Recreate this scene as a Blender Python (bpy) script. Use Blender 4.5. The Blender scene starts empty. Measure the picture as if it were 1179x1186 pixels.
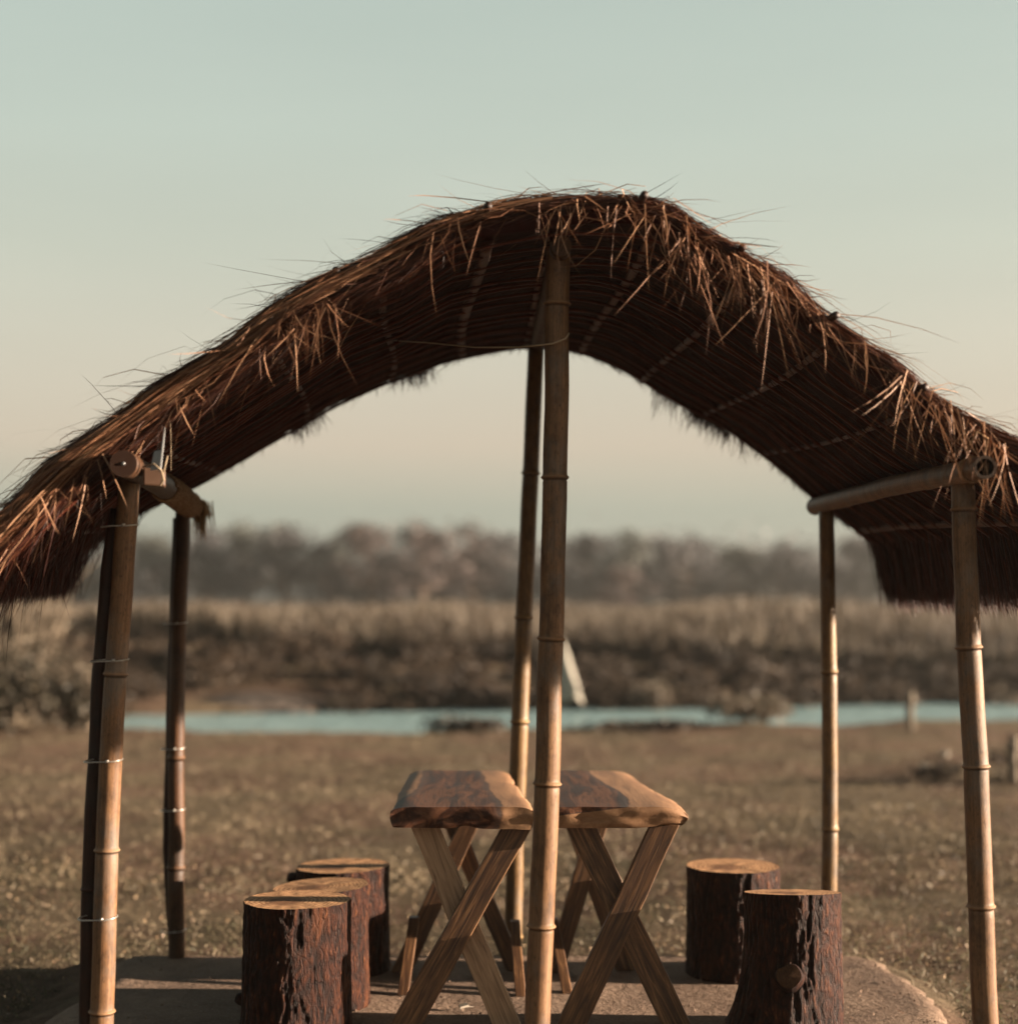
import bpy, math, random
import numpy as np
from mathutils import Vector, Matrix, noise

random.seed(7)
RNG = np.random.default_rng(11)
C = bpy.context.scene.collection
SC = bpy.context.scene

# ------------------------------------------------------------------ camera, sky, sun, exposure
CAM_H = 1.56
F_PX, W_PX, H_PX, HOR = 1815.0, 1179.0, 1186.0, 700.0
PITCH = math.atan((HOR - H_PX / 2) / F_PX)
cam_d = bpy.data.cameras.new('camera')
cam = bpy.data.objects.new('camera', cam_d); C.objects.link(cam)
cam.location = (0, 0, CAM_H); cam.rotation_euler = (math.radians(90) + PITCH, 0, 0)
cam_d.sensor_fit = 'HORIZONTAL'; cam_d.sensor_width = 36; cam_d.lens = 36 * F_PX / W_PX
cam_d.clip_start = 0.1; cam_d.clip_end = 6000
cam_d.dof.use_dof = True; cam_d.dof.focus_distance = 5.5; cam_d.dof.aperture_fstop = 1.02
cam_d.dof.aperture_blades = 0
SC.camera = cam

SUN_EL, SUN_AZ = math.radians(8.5), math.radians(92.5)      # azimuth clockwise from +Y
sun_dir = Vector((math.cos(SUN_EL) * math.sin(SUN_AZ), math.cos(SUN_EL) * math.cos(SUN_AZ), math.sin(SUN_EL)))
sd = bpy.data.lights.new('sun', 'SUN'); sd.energy = 5.0; sd.angle = math.radians(0.5); sd.color = (1.0, 0.81, 0.62)
sun = bpy.data.objects.new('sun', sd); C.objects.link(sun)
sun.rotation_euler = sun_dir.to_track_quat('Z', 'Y').to_euler()

world = bpy.data.worlds.new('World'); SC.world = world; world.use_nodes = True
wt = world.node_tree; wt.nodes.clear()
def wn(t): return wt.nodes.new(t)
sky = wn('ShaderNodeTexSky'); sky.sky_type = 'NISHITA'; sky.sun_disc = False
sky.sun_elevation = SUN_EL; sky.sun_rotation = SUN_AZ; sky.air_density = 1.2; sky.dust_density = 3.0; sky.ozone_density = 1.0
tc = wn('ShaderNodeTexCoord'); sx = wn('ShaderNodeSeparateXYZ'); rp = wn('ShaderNodeValToRGB')
wt.links.new(tc.outputs['Generated'], sx.inputs[0]); wt.links.new(sx.outputs['Z'], rp.inputs[0])
def lin(r, g, b):
    f = lambda c: (c / 255 / 12.92) if c <= 10 else ((c / 255 + .055) / 1.055) ** 2.4
    return (f(r), f(g), f(b), 1)
stops = [(0.0, lin(164, 170, 160)), (0.06, lin(170, 175, 163)), (0.10, lin(205, 190, 172)), (0.16, lin(206, 199, 181)),
         (0.22, lin(199, 201, 184)), (0.29, lin(192, 201, 187)), (0.37, lin(184, 196, 184)), (0.5, lin(112, 130, 130)), (0.75, lin(70, 82, 86)), (1.0, lin(40, 48, 54))]
els = rp.color_ramp.elements
els[0].position, els[0].color = stops[0]; els[1].position, els[1].color = stops[-1]
for p, c in stops[1:-1]:
    e = els.new(p); e.color = c
sc10 = wn('ShaderNodeVectorMath'); sc10.operation = 'SCALE'; sc10.inputs['Scale'].default_value = 1.58
mp = wn('ShaderNodeMapping'); mp.inputs['Scale'].default_value = (1.3, 1.3, 9.0); wt.links.new(tc.outputs['Generated'], mp.inputs['Vector'])
nz = wn('ShaderNodeTexNoise'); nz.inputs['Scale'].default_value = 2.2; nz.inputs['Detail'].default_value = 5; wt.links.new(mp.outputs['Vector'], nz.inputs['Vector'])
ma = wn('ShaderNodeMath'); ma.operation = 'MULTIPLY_ADD'; ma.inputs[1].default_value = .13; ma.inputs[2].default_value = .935; wt.links.new(nz.outputs['Fac'], ma.inputs[0])
hz = wn('ShaderNodeVectorMath'); hz.operation = 'SCALE'; wt.links.new(rp.outputs['Color'], hz.inputs[0]); wt.links.new(ma.outputs[0], hz.inputs['Scale'])
wt.links.new(hz.outputs['Vector'], sc10.inputs[0])
mx = wn('ShaderNodeMix'); mx.data_type = 'RGBA'; mx.inputs['Factor'].default_value = 0.93
wt.links.new(sky.outputs['Color'], mx.inputs['A']); wt.links.new(sc10.outputs['Vector'], mx.inputs['B'])
bg = wn('ShaderNodeBackground'); bg.inputs['Strength'].default_value = 0.1
wo = wn('ShaderNodeOutputWorld')
wt.links.new(mx.outputs['Result'], bg.inputs['Color']); wt.links.new(bg.outputs[0], wo.inputs['Surface'])

SC.view_settings.view_transform = 'Standard'; SC.view_settings.look = 'None'
SC.view_settings.exposure = 2.64; SC.view_settings.gamma = 1.0
SC.render.engine = 'CYCLES'
SC.cycles.use_denoising = True
SC.cycles.max_bounces = 6; SC.cycles.diffuse_bounces = 3; SC.cycles.volume_bounces = 0

# ------------------------------------------------------------------ helpers
def at(px, py, Y):
    """point of the world seen at pixel (px,py) of the photograph at distance Y"""
    u = (px - W_PX / 2) / F_PX; v = (H_PX / 2 - py) / F_PX
    c, s = math.cos(PITCH), math.sin(PITCH)
    k = Y / (c - v * s)
    return Vector((u * k, Y, CAM_H + (s + v * c) * k))

def tag(o, label=None, cat=None, group=None, kind=None):
    if label: o['label'] = label
    if cat: o['category'] = cat
    if group: o['group'] = group
    if kind: o['kind'] = kind
    return o

def empty(name, loc):
    o = bpy.data.objects.new(name, None); C.objects.link(o); o.location = loc; o.empty_display_size = .2
    return o

def link(name, me, mat, parent=None):
    o = bpy.data.objects.new(name, me); C.objects.link(o)
    if mat and not me.materials: me.materials.append(mat)
    if parent is not None:
        o.parent = parent
        p, off = parent, Vector()
        while p is not None: off += p.location; p = p.parent
        o.location = -off            # geometry is written in world coordinates
    return o

def recentre(o):
    """put a top-level mesh's origin at the foot of its own geometry"""
    me = o.data; n = len(me.vertices); a = np.empty(n * 3, np.float32); me.vertices.foreach_get('co', a); a = a.reshape(-1, 3)
    c = (a.min(0) + a.max(0)) / 2; c[2] = a[:, 2].min(); me.vertices.foreach_set('co', (a - c).ravel()); me.update()
    o.location = Vector(c.tolist()); return o

class MB:
    def __init__(s): s.v, s.f, s.uv, s.at = [], [], [], []
    def add(s, vs, fs, uvs=None, att=None):
        o = len(s.v); s.v += [tuple(p) for p in vs]; s.f += [tuple(i + o for i in f) for f in fs]
        s.uv += uvs if uvs else [(0, 0)] * len(vs); s.at += att if att else [0.0] * len(vs)
    def tube(s, pts, rad, n=16, caps=True, v0=0.0, sq=1.0):
        pts = [Vector(p) for p in pts]; m = len(pts)
        if not hasattr(rad, '__len__'): rad = [rad] * m
        T = [(pts[min(i + 1, m - 1)] - pts[max(i - 1, 0)]).normalized() for i in range(m)]
        ref = Vector((0, 1, 0)) if abs(T[0].y) < .8 else Vector((1, 0, 0))
        vs, uv, L = [], [], v0
        for i in range(m):
            if i: L += (pts[i] - pts[i - 1]).length
            a = (ref - T[i] * ref.dot(T[i])).normalized(); b = T[i].cross(a); ref = a
            for k in range(n):
                t = 2 * math.pi * k / n
                vs.append(pts[i] + (a * math.cos(t) + b * math.sin(t) * sq) * rad[i]); uv.append((k / n, L))
        fs = [(i * n + k, i * n + (k + 1) % n, (i + 1) * n + (k + 1) % n, (i + 1) * n + k) for i in range(m - 1) for k in range(n)]
        if caps:
            fs.append(tuple(range(n - 1, -1, -1))); fs.append(tuple((m - 1) * n + k for k in range(n)))
        s.add(vs, fs, uv)
    def box(s, ctr, ax, ay, az, att=0.0):
        c = Vector(ctr); vs = [c + ax * i + ay * j + az * k for k in (-1, 1) for j in (-1, 1) for i in (-1, 1)]
        s.add(vs, [(0, 2, 3, 1), (4, 5, 7, 6), (0, 1, 5, 4), (2, 6, 7, 3), (0, 4, 6, 2), (1, 3, 7, 5)], None, [att] * 8)
    def build(s, name, mat, parent=None, smooth=False, attname=None, bevel=0):
        me = bpy.data.meshes.new(name); me.from_pydata(s.v, [], s.f); 
        uvl = me.uv_layers.new(name='UVMap')
        li = np.empty(len(me.loops), np.int32); me.loops.foreach_get('vertex_index', li)
        uvl.data.foreach_set('uv', np.array(s.uv, np.float32)[li].ravel())
        if attname:
            a = me.attributes.new(attname, 'FLOAT', 'POINT'); a.data.foreach_set('value', np.array(s.at, np.float32))
        if smooth: me.polygons.foreach_set('use_smooth', np.ones(len(me.polygons), bool))
        me.update(); o = link(name, me, mat, parent)
        if bevel:
            b = o.modifiers.new('bevel', 'BEVEL'); b.width = bevel; b.segments = 2; b.limit_method = 'ANGLE'
        return o

def blades(base, dirs, length, width, bend, side=None):
    """arrays -> (verts, faces as quads+tris) of thin pointed ribbons: base (N,3), dirs (N,3) unit, bend (N,3) added at tip (quadratic)"""
    N = len(base); length = np.broadcast_to(length, N)[:, None]; width = np.broadcast_to(width, N)[:, None]
    if side is None:
        r = RNG.normal(size=(N, 3)); side = np.cross(dirs, r); side /= np.linalg.norm(side, axis=1, keepdims=True) + 1e-9
    out = []
    for t, w in ((0, 1.0), (.35, .95), (.7, .7)):
        p = base + dirs * length * t + bend * t * t
        out += [p - side * width * w * .5, p + side * width * w * .5]
    out.append(base + dirs * length + bend)
    V = np.stack(out, 1).reshape(-1, 3)
    return V, N

def blade_mesh(name, parts, mat, parent=None):
    V = np.concatenate([p[0] for p in parts]); N = sum(p[1] for p in parts)
    o = (np.arange(N) * 7)[:, None]
    q = np.concatenate([o + np.array([0, 1, 3, 2]), o + np.array([2, 3, 5, 4])], 1)   # N x 8
    t = o + np.array([4, 5, 6])
    loops = np.concatenate([q, t], 1).ravel().astype(np.int32)
    starts = ((np.arange(N) * 11)[:, None] + np.array([0, 4, 8])).ravel().astype(np.int32)
    me = bpy.data.meshes.new(name); me.vertices.add(len(V)); me.vertices.foreach_set('co', V.astype(np.float32).ravel())
    me.loops.add(len(loops)); me.loops.foreach_set('vertex_index', loops)
    me.polygons.add(len(starts)); me.polygons.foreach_set('loop_start', starts)
    me.update(calc_edges=True); me.validate()
    return link(name, me, mat, parent)

def leaf_mesh(name, P, size, mat, parent=None, flat=None):
    """small random quads at points P"""
    N = len(P); size = np.broadcast_to(size, N)[:, None]
    a = RNG.normal(size=(N, 3)); a /= np.linalg.norm(a, axis=1, keepdims=True)
    b = np.cross(a, RNG.normal(size=(N, 3))); b /= np.linalg.norm(b, axis=1, keepdims=True)
    V = np.stack([P - a * size, P - b * size * .55, P + a * size, P + b * size * .55], 1).reshape(-1, 3)
    me = bpy.data.meshes.new(name); me.vertices.add(4 * N); me.vertices.foreach_set('co', V.astype(np.float32).ravel())
    me.loops.add(4 * N); me.loops.foreach_set('vertex_index', np.arange(4 * N, dtype=np.int32))
    me.polygons.add(N); me.polygons.foreach_set('loop_start', (np.arange(N) * 4).astype(np.int32)); me.update(calc_edges=True)
    return link(name, me, mat, parent)

# ------------------------------------------------------------------ materials
class Mat:
    def __init__(s, name, rough=.6, spec=.3):
        s.m = bpy.data.materials.new(name); s.m.use_nodes = True; s.t = s.m.node_tree
        s.b = s.t.nodes['Principled BSDF']; s.b.inputs['Roughness'].default_value = rough
        s.b.inputs['Specular IOR Level'].default_value = spec
    def n(s, t, **kw):
        x = s.t.nodes.new(t)
        for k, v in kw.items(): setattr(x, k, v)
        return x
    def l(s, a, b): s.t.links.new(a, b)
    def coord(s, kind='Object', scale=(1, 1, 1)):
        c = s.n('ShaderNodeTexCoord'); m = s.n('ShaderNodeMapping'); m.inputs['Scale'].default_value = scale
        s.l(c.outputs[kind], m.inputs['Vector']); return m.outputs['Vector']
    def noise(s, vec, scale=5, detail=6, rough=.6, dist=0):
        x = s.n('ShaderNodeTexNoise'); x.inputs['Scale'].default_value = scale; x.inputs['Detail'].default_value = detail
        x.inputs['Roughness'].default_value = rough; x.inputs['Distortion'].default_value = dist
        s.l(vec, x.inputs['Vector']); return x.outputs['Fac']
    def ramp(s, fac, stops, interp='LINEAR'):
        r = s.n('ShaderNodeValToRGB'); e = r.color_ramp.elements; r.color_ramp.interpolation = interp
        e[0].position, e[0].color = stops[0][0], (*stops[0][1], 1); e[1].position, e[1].color = stops[-1][0], (*stops[-1][1], 1)
        for p, c in stops[1:-1]:
            q = e.new(p); q.color = (*c, 1)
        s.l(fac, r.inputs['Fac']); return r.outputs['Color']
    def mix(s, fac, a, b, mode='MIX'):
        x = s.n('ShaderNodeMix', data_type='RGBA', blend_type=mode)
        for val, inp in ((fac, 'Factor'), (a, 'A'), (b, 'B')):
            if isinstance(val, (int, float)): x.inputs[inp].default_value = val
            elif isinstance(val, tuple): x.inputs[inp].default_value = (*val, 1)
            else: s.l(val, x.inputs[inp])
        return x.outputs['Result']
    def math(s, op, a, b=None):
        x = s.n('ShaderNodeMath', operation=op)
        for i, val in enumerate((a, b)):
            if val is None: continue
            if isinstance(val, (int, float)): x.inputs[i].default_value = val
            else: s.l(val, x.inputs[i])
        return x.outputs[0]
    def attr(s, name):
        x = s.n('ShaderNodeAttribute', attribute_name=name); return x.outputs['Fac']
    def island(s): return s.n('ShaderNodeNewGeometry').outputs['Random Per Island']
    def objrand(s): return s.n('ShaderNodeObjectInfo').outputs['Random']
    def color(s, c):
        if isinstance(c, tuple): s.b.inputs['Base Color'].default_value = (*c, 1)
        else: s.l(c, s.b.inputs['Base Color'])
        return s
    def rough(s, r): s.l(r, s.b.inputs['Roughness']); return s
    def bump(s, h, strength=.5, dist=.01):
        x = s.n('ShaderNodeBump'); x.inputs['Strength'].default_value = strength; x.inputs['Distance'].default_value = dist
        s.l(h, x.inputs['Height']); s.l(x.outputs[0], s.b.inputs['Normal']); return s
    def translucent(s, amount, col):
        """thin dry leaf / straw: part of the light passes through"""
        tr = s.n('ShaderNodeBsdfTranslucent'); mxs = s.n('ShaderNodeMixShader'); mxs.inputs[0].default_value = amount
        if isinstance(col, tuple): tr.inputs['Color'].default_value = (*col, 1)
        else: s.l(col, tr.inputs['Color'])
        out = s.t.nodes['Material Output']
        s.l(s.b.outputs[0], mxs.inputs[1]); s.l(tr.outputs[0], mxs.inputs[2]); s.l(mxs.outputs[0], out.inputs['Surface']); return s

def m_straw(name, lo, mid, hi, tr=.2):
    m = Mat(name, .55, .25); c = m.ramp(m.island(), [(0, lo), (.55, mid), (.9, hi), (1, tuple(min(1, x * 1.5) for x in hi))])
    m.color(c).translucent(tr, c); return m.m
STRAW = m_straw('straw', (0.0158, 0.0036, 0.0017), (0.0396, 0.0110, 0.0049), (0.0824, 0.0285, 0.0137))
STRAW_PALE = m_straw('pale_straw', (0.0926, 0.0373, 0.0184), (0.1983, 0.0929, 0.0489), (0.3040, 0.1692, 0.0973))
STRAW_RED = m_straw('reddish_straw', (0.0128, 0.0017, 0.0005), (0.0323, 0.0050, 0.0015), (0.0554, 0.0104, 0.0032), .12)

m = Mat('thatch_mat', .75, .1)
v = m.coord('UV', (6, 60, 1)); n1 = m.noise(v, 3, 8, .7); v2 = m.coord('UV', (1.2, 3, 1)); n2 = m.noise(v2, 3, 4)
c = m.ramp(n1, [(.3, (0.0109, 0.0010, 0.0003)), (.55, (0.0245, 0.0025, 0.0010)), (.75, (0.0422, 0.0058, 0.0021))])
m.color(m.mix(n2, c, (0.0136, 0.0018, 0.0007), 'MIX')).bump(n1, .8, .01); THATCH = m.m

def m_bamboo(name, lo, mid, hi, rough=.42):
    m = Mat(name, rough + .1, .2)
    v = m.coord('UV', (14, 1.2, 1)); n1 = m.noise(v, 2.2, 7, .65); v2 = m.coord('Object', (9, 9, 5)); n2 = m.noise(v2, 2.0, 6, .7)
    v3 = m.coord('UV', (120, 3, 1)); n3 = m.noise(v3, 2, 3)
    c = m.ramp(n1, [(.28, lo), (.52, mid), (.75, hi)])
    c = m.mix(m.ramp(n2, [(.46, (0, 0, 0)), (.7, (.85, .85, .85))]), c, tuple(x * .5 for x in lo))
    spk = m.noise(m.coord('Object', (60, 60, 25)), 2.0, 4, .7)
    c = m.mix(m.ramp(spk, [(.54, (0, 0, 0)), (.68, (.75, .75, .75))]), c, tuple(x * .5 for x in lo))
    wth = m.noise(m.coord('Object', (4, 4, 2.2)), 1.6, 5, .7); c = m.mix(m.ramp(wth, [(.5, (0, 0, 0)), (.66, (.55, .55, .55))]), c, (sum(mid) / 2.6, sum(mid) / 2.9, sum(mid) / 3.3))
    nd = m.attr('nd'); c = m.mix(m.math('MULTIPLY', m.math('MAXIMUM', m.math('MULTIPLY', nd, -1.0), 0.0), .85), c, tuple(x * .3 for x in lo)); c = m.mix(m.math('MULTIPLY', m.math('MAXIMUM', nd, 0.0), .75), c, tuple(min(1, x * 1.15) for x in hi))
    m.color(c).bump(m.math('ADD', n3, m.math('MULTIPLY', spk, -1.2)), .22, .004); return m.m
BAMBOO = m_bamboo('bamboo', (0.0710, 0.0331, 0.0150), (0.1364, 0.0694, 0.0322), (0.1855, 0.1025, 0.0506))
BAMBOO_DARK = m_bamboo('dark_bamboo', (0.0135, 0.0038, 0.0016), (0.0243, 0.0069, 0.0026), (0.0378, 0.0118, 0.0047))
BAMBOO_GOLD = m_bamboo('golden_bamboo', (0.0734, 0.0377, 0.0155), (0.1410, 0.0795, 0.0318), (0.1920, 0.1183, 0.0501), .32)
BAMBOO_BROWN = m_bamboo('brown_bamboo', (0.0288, 0.0110, 0.0044), (0.0544, 0.0232, 0.0091), (0.0832, 0.0383, 0.0159))

m = Mat('lath_mat', .6, .2); n1 = m.noise(m.coord('Object', (3, 3, 3)), 6, 5)
c = m.ramp(n1, [(.3, (0.0340, 0.0058, 0.0022)), (.6, (0.0638, 0.0122, 0.0048)), (.8, (0.1020, 0.0231, 0.0096))]); m.color(c); LATH = m.m
m = Mat('purlin_mat', .5, .3); n1 = m.noise(m.coord('Object', (3, 3, 3)), 9, 5)
c = m.ramp(n1, [(.3, (0.0390, 0.0103, 0.0042)), (.6, (0.0643, 0.0192, 0.0084)), (.8, (0.0872, 0.0279, 0.0132))]); m.color(c); PURLIN = m.m

m = Mat('bark_mat', .6, .12)
rg = m.attr('ridge'); n1 = m.noise(m.coord('Object', (24, 24, 8)), 2.2, 9, .74); n2 = m.noise(m.coord('Object', (5, 5, 3)), 1.5, 5, .6)
fine = m.noise(m.coord('Object', (90, 90, 50)), 1.6, 5, .7)
vo = m.n('ShaderNodeTexVoronoi', feature='DISTANCE_TO_EDGE'); vo.inputs['Scale'].default_value = 1.0
wv_ = m.n('ShaderNodeTexNoise'); wv_.inputs['Scale'].default_value = 14; wv_.inputs['Detail'].default_value = 4; m.l(m.coord('Object'), wv_.inputs['Vector'])
ws = m.n('ShaderNodeVectorMath', operation='MULTIPLY'); m.l(wv_.outputs['Color'], ws.inputs[0]); ws.inputs[1].default_value = (2.2, 2.2, 1.6)
wa = m.n('ShaderNodeVectorMath', operation='ADD'); m.l(m.coord('Object', (42, 42, 15)), wa.inputs[0]); m.l(ws.outputs[0], wa.inputs[1]); m.l(wa.outputs[0], vo.inputs['Vector'])
crack = m.ramp(vo.outputs['Distance'], [(.0, (0, 0, 0)), (.22, (1, 1, 1))])
h = m.math('ADD', m.math('ADD', m.math('MULTIPLY', rg, .34), m.math('MULTIPLY', n1, .46)), m.math('MULTIPLY', m.math('SUBTRACT', crack, .55), .09))
c = m.ramp(h, [(.35, (.008, .002, .001)), (.48, (.034, .0092, .0036)), (.57, (.135, .05, .0175)), (.7, (.42, .20, .083))])
c = m.mix(m.ramp(n2, [(.55, (0, 0, 0)), (.7, (.5, .5, .5))]), c, (.09, .028, .008))
m.color(c).bump(m.math('ADD', m.math('ADD', n1, m.math('MULTIPLY', fine, .5)), m.math('MULTIPLY', crack, .22)), 1.0, .013); BARK = m.m

m = Mat('log_end_mat', .75, .1)
v = m.coord('UV', (1, 1, 1)); nd = m.n('ShaderNodeTexNoise'); nd.inputs['Scale'].default_value = 3.0; nd.inputs['Detail'].default_value = 3; m.l(v, nd.inputs['Vector'])
ad = m.n('ShaderNodeVectorMath', operation='ADD'); sc_ = m.n('ShaderNodeVectorMath', operation='SCALE'); sc_.inputs['Scale'].default_value = .22
m.l(nd.outputs['Color'], sc_.inputs[0]); m.l(v, ad.inputs[0]); m.l(sc_.outputs[0], ad.inputs[1])
ln = m.n('ShaderNodeVectorMath', operation='LENGTH'); m.l(ad.outputs[0], ln.inputs[0])
w = m.math('SINE', m.math('MULTIPLY', ln.outputs['Value'], 75.0))
c = m.ramp(m.math('ADD', m.math('MULTIPLY', w, .18), m.noise(m.coord('UV', (1, 1, 1)), 9, 6, .7)), [(.25, (.16, .076, .037)), (.5, (.34, .185, .092)), (.75, (.48, .28, .15))])
c = m.mix(m.ramp(ln.outputs['Value'], [(.28, (.85, .85, .85)), (.5, (0, 0, 0))]), c, (.12, .055, .028))
m.color(c).bump(m.noise(m.coord('UV', (1, 1, 1)), 26, 5), .3, .005); LOGEND = m.m

def m_slab_wood(name, tint=1.0):
    m = Mat(name, .6, .18)
    ht = m.attr('heart'); g = m.noise(m.coord('Object', (1.8700, 0.2460, 2.0800)), 7, 9, .66, 1.1); e = m.noise(m.coord('Object', (4, 3, 4)), 2.2, 5)
    fine = m.noise(m.coord('Object', (60, 5, 60)), 2, 4)
    hc = m.ramp(g, [(.32, (0.0085, 0.0033, 0.0020)), (.46, (0.0340, 0.0123, 0.0064)), (.58, (0.0978, 0.0394, 0.0192)), (.7, (0.0425, 0.0197, 0.0112)), (.85, (0.0638, 0.0369, 0.0272))])
    scc = m.ramp(g, [(.3, (0.1275, 0.0640, 0.0320)), (.55, (0.2125, 0.1148, 0.0608)), (.8, (0.2720, 0.1599, 0.0880))])
    f = m.math('ADD', ht, m.math('MULTIPLY', m.math('SUBTRACT', e, .5), .13))
    fac = m.ramp(f, [(.485, (0, 0, 0)), (.515, (1, 1, 1))])
    edge = m.ramp(f, [(.5, (0, 0, 0)), (.52, (0.5100, 0.4920, 0.4800)), (.62, (0, 0, 0))])
    c = m.mix(fac, scc, hc); c = m.mix(edge, c, (0.0595, 0.0451, 0.0400))
    dust = m.ramp(m.noise(m.coord('Object', (7, 5, 7)), 2.5, 6, .75), [(.56, (0, 0, 0)), (.8, (0.3400, 0.3280, 0.3200))])
    c = m.mix(dust, c, (0.1275, 0.0918, 0.0720))
    m.color(c).bump(m.math('ADD', fine, m.math('MULTIPLY', g, .5)), .18, .006)
    m.rough(m.math('ADD', m.math('MULTIPLY', g, .3), .45)); return m.m
SLABWOOD = m_slab_wood('live_edge_wood')

def m_plank(name, lo, mid, hi, rough=.45):
    m = Mat(name, rough, .4); v = m.coord('UV', (52, 2.6, 1)); g = m.noise(v, 1.3, 8, .62, 1.6); k = m.noise(m.coord('UV', (5, 2, 1)), 1.3, 4)
    c = m.ramp(g, [(.32, lo), (.5, mid), (.68, hi)]); c = m.mix(m.ramp(k, [(.55, (0, 0, 0)), (.72, (.6, .6, .6))]), c, lo)
    m.color(c).bump(g, .22, .006); return m.m
PLANK = m_plank('brown_plank', (.016, .0058, .0024), (.072, .031, .0115), (.19, .095, .040), .55)
PLANK_PALE = m_plank('pale_plank', (0.1064, 0.0614, 0.0342), (0.2280, 0.1407, 0.0821), (0.3040, 0.1985, 0.1231), .65)

m = Mat('concrete_mat', .85, .15); n1 = m.noise(m.coord('Object', (1, 1, 1)), 2.2, 7, .65); n2 = m.noise(m.coord('Object', (1, 1, 1)), 40, 5, .7); n3 = m.noise(m.coord('Object', (1, 1, 1)), 11, 6, .7)
c = m.ramp(n1, [(.3, (0.1023, 0.0647, 0.0459)), (.5, (0.1637, 0.1082, 0.0766)), (.7, (0.2387, 0.1610, 0.1148))])
c = m.mix(m.ramp(n3, [(.5, (0, 0, 0)), (.7, (0.4400, 0.4400, 0.4400))]), c, (0.0660, 0.0396, 0.0264)); pit = m.noise(m.coord('Object', (1, 1, 1)), 75, 3, .8); c = m.mix(m.ramp(pit, [(.56, (0, 0, 0)), (.66, (0.6160, 0.6160, 0.6160))]), c, (0.2640, 0.2112, 0.1584)); c = m.mix(m.ramp(pit, [(.3, (0.7040, 0.7040, 0.7040)), (.4, (0, 0, 0))]), c, (0.0352, 0.0229, 0.0158)); m.color(c).bump(m.math('ADD', n2, m.math('MULTIPLY', n3, 2)), 1.0, .02); CONCRETE = m.m

m = Mat('ground_mat', .95, .05); n1 = m.noise(m.coord('Object', (1, 1, 1)), .55, 6, .6); n2 = m.noise(m.coord('Object', (1, 1, 1)), 6, 8, .75); n3 = m.noise(m.coord('Object', (1, 1.0, 1)), 30, 5, .7)
c1 = m.ramp(n2, [(.3, (0.0523, 0.0376, 0.0245)), (.5, (0.1046, 0.0780, 0.0512)), (.7, (0.1621, 0.1236, 0.0814))])
c2 = m.ramp(n2, [(.3, (0.0523, 0.0307, 0.0217)), (.5, (0.1046, 0.0664, 0.0463)), (.7, (0.1569, 0.1066, 0.0761))])
m.color(m.mix(m.ramp(n1, [(.44, (0, 0, 0)), (.54, (1, 1, 1))]), c1, c2)).bump(m.math('ADD', n2, m.math('MULTIPLY', n3, .5)), 1.0, .05); GROUND = m.m

def m_grass(name, lo, mid, hi, tr=.3):
    m = Mat(name, .6, .2); n1 = m.noise(m.coord('Object', (1, 1, 1)), .7, 5, .6)
    f = m.math('ADD', m.math('MULTIPLY', m.island(), .55), m.math('MULTIPLY', m.math('SUBTRACT', n1, .37), 1.9))
    c = m.ramp(f, [(.2, lo), (.5, mid), (.85, hi)]); m.color(c).translucent(tr, c); return m.m
GRASS = m_grass('dry_grass', (0.0477, 0.0375, 0.0225), (0.1166, 0.0899, 0.0562), (0.2016, 0.1564, 0.1030))
GRASS_GREEN = m_grass('green_grass', (0.0289, 0.0299, 0.0148), (0.0631, 0.0605, 0.0309), (0.1104, 0.0978, 0.0525))
REED = m_grass('reed_mat', (0.0473, 0.0346, 0.0247), (0.0826, 0.0627, 0.0456), (0.1180, 0.0951, 0.0695))
SCRUB = m_grass('scrub_mat', (0.0115, 0.0073, 0.0048), (0.0301, 0.0195, 0.0122), (0.0573, 0.0381, 0.0243), .15)
SCRUB_GREEN = m_grass('olive_scrub_mat', (0.0140, 0.0118, 0.0074), (0.0336, 0.0274, 0.0177), (0.0700, 0.0560, 0.0388), .15)
PALE_LEAF = m_grass('pale_seed_mat', (0.0840, 0.0630, 0.0441), (0.1428, 0.1134, 0.0840), (0.1932, 0.1596, 0.1260), .2)
TREE_GREY = m_grass('grey_tree_mat', (0.0406, 0.0389, 0.0422), (0.0659, 0.0623, 0.0650), (0.1015, 0.0973, 0.1015), .1)
TREE_RED = m_grass('russet_tree_mat', (0.0382, 0.0289, 0.0284), (0.0653, 0.0489, 0.0464), (0.0989, 0.0751, 0.0678), .1)
TREE_OLIVE = m_grass('olive_tree_mat', (0.0398, 0.0426, 0.0397), (0.0663, 0.0699, 0.0609), (0.1008, 0.1035, 0.0914), .1)
m = Mat('trunk_mat', .9, .1); m.color(m.ramp(m.noise(m.coord('Object', (6, 6, 1)), 3), [(.3, (.05, .035, .028)), (.7, (.11, .08, .062))])); TRUNK = m.m
m = Mat('twig_mat', .8, .1); m.color(m.ramp(m.noise(m.coord('Object', (2, 2, 1)), 3), [(.3, (0.0660, 0.0495, 0.0358)), (.7, (0.1870, 0.1485, 0.1100))])); TWIG = m.m

m = Mat('water_mat', .22, .5); m.color((.25, .36, .365)); m.b.inputs['IOR'].default_value = 1.33  # teal of the reflected sky put into the base colour
wv = m.noise(m.coord('Object', (1, 4.0, 1)), 1.6, 5, .6); m.bump(wv, 1.0, .16); WATER = m.m
m = Mat('sand_mat', .9, .1); m.color(m.ramp(m.noise(m.coord('Object', (1, 1, 1)), 4, 6), [(.3, (0.0509, 0.0387, 0.0321)), (.7, (0.1052, 0.0871, 0.0756))])); SAND = m.m
m = Mat('white_cloth_mat', .85, .1); m.color(m.ramp(m.noise(m.coord('Object', (1, 1, 1)), 6, 4), [(.3, (0.2108, 0.1939, 0.1644)), (.7, (0.2867, 0.2656, 0.2277))])); CLOTH = m.m
m = Mat('plastic_mat', .3, .5); m.color((0.3850, 0.4060, 0.3920)); PLASTIC = m.m
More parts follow.
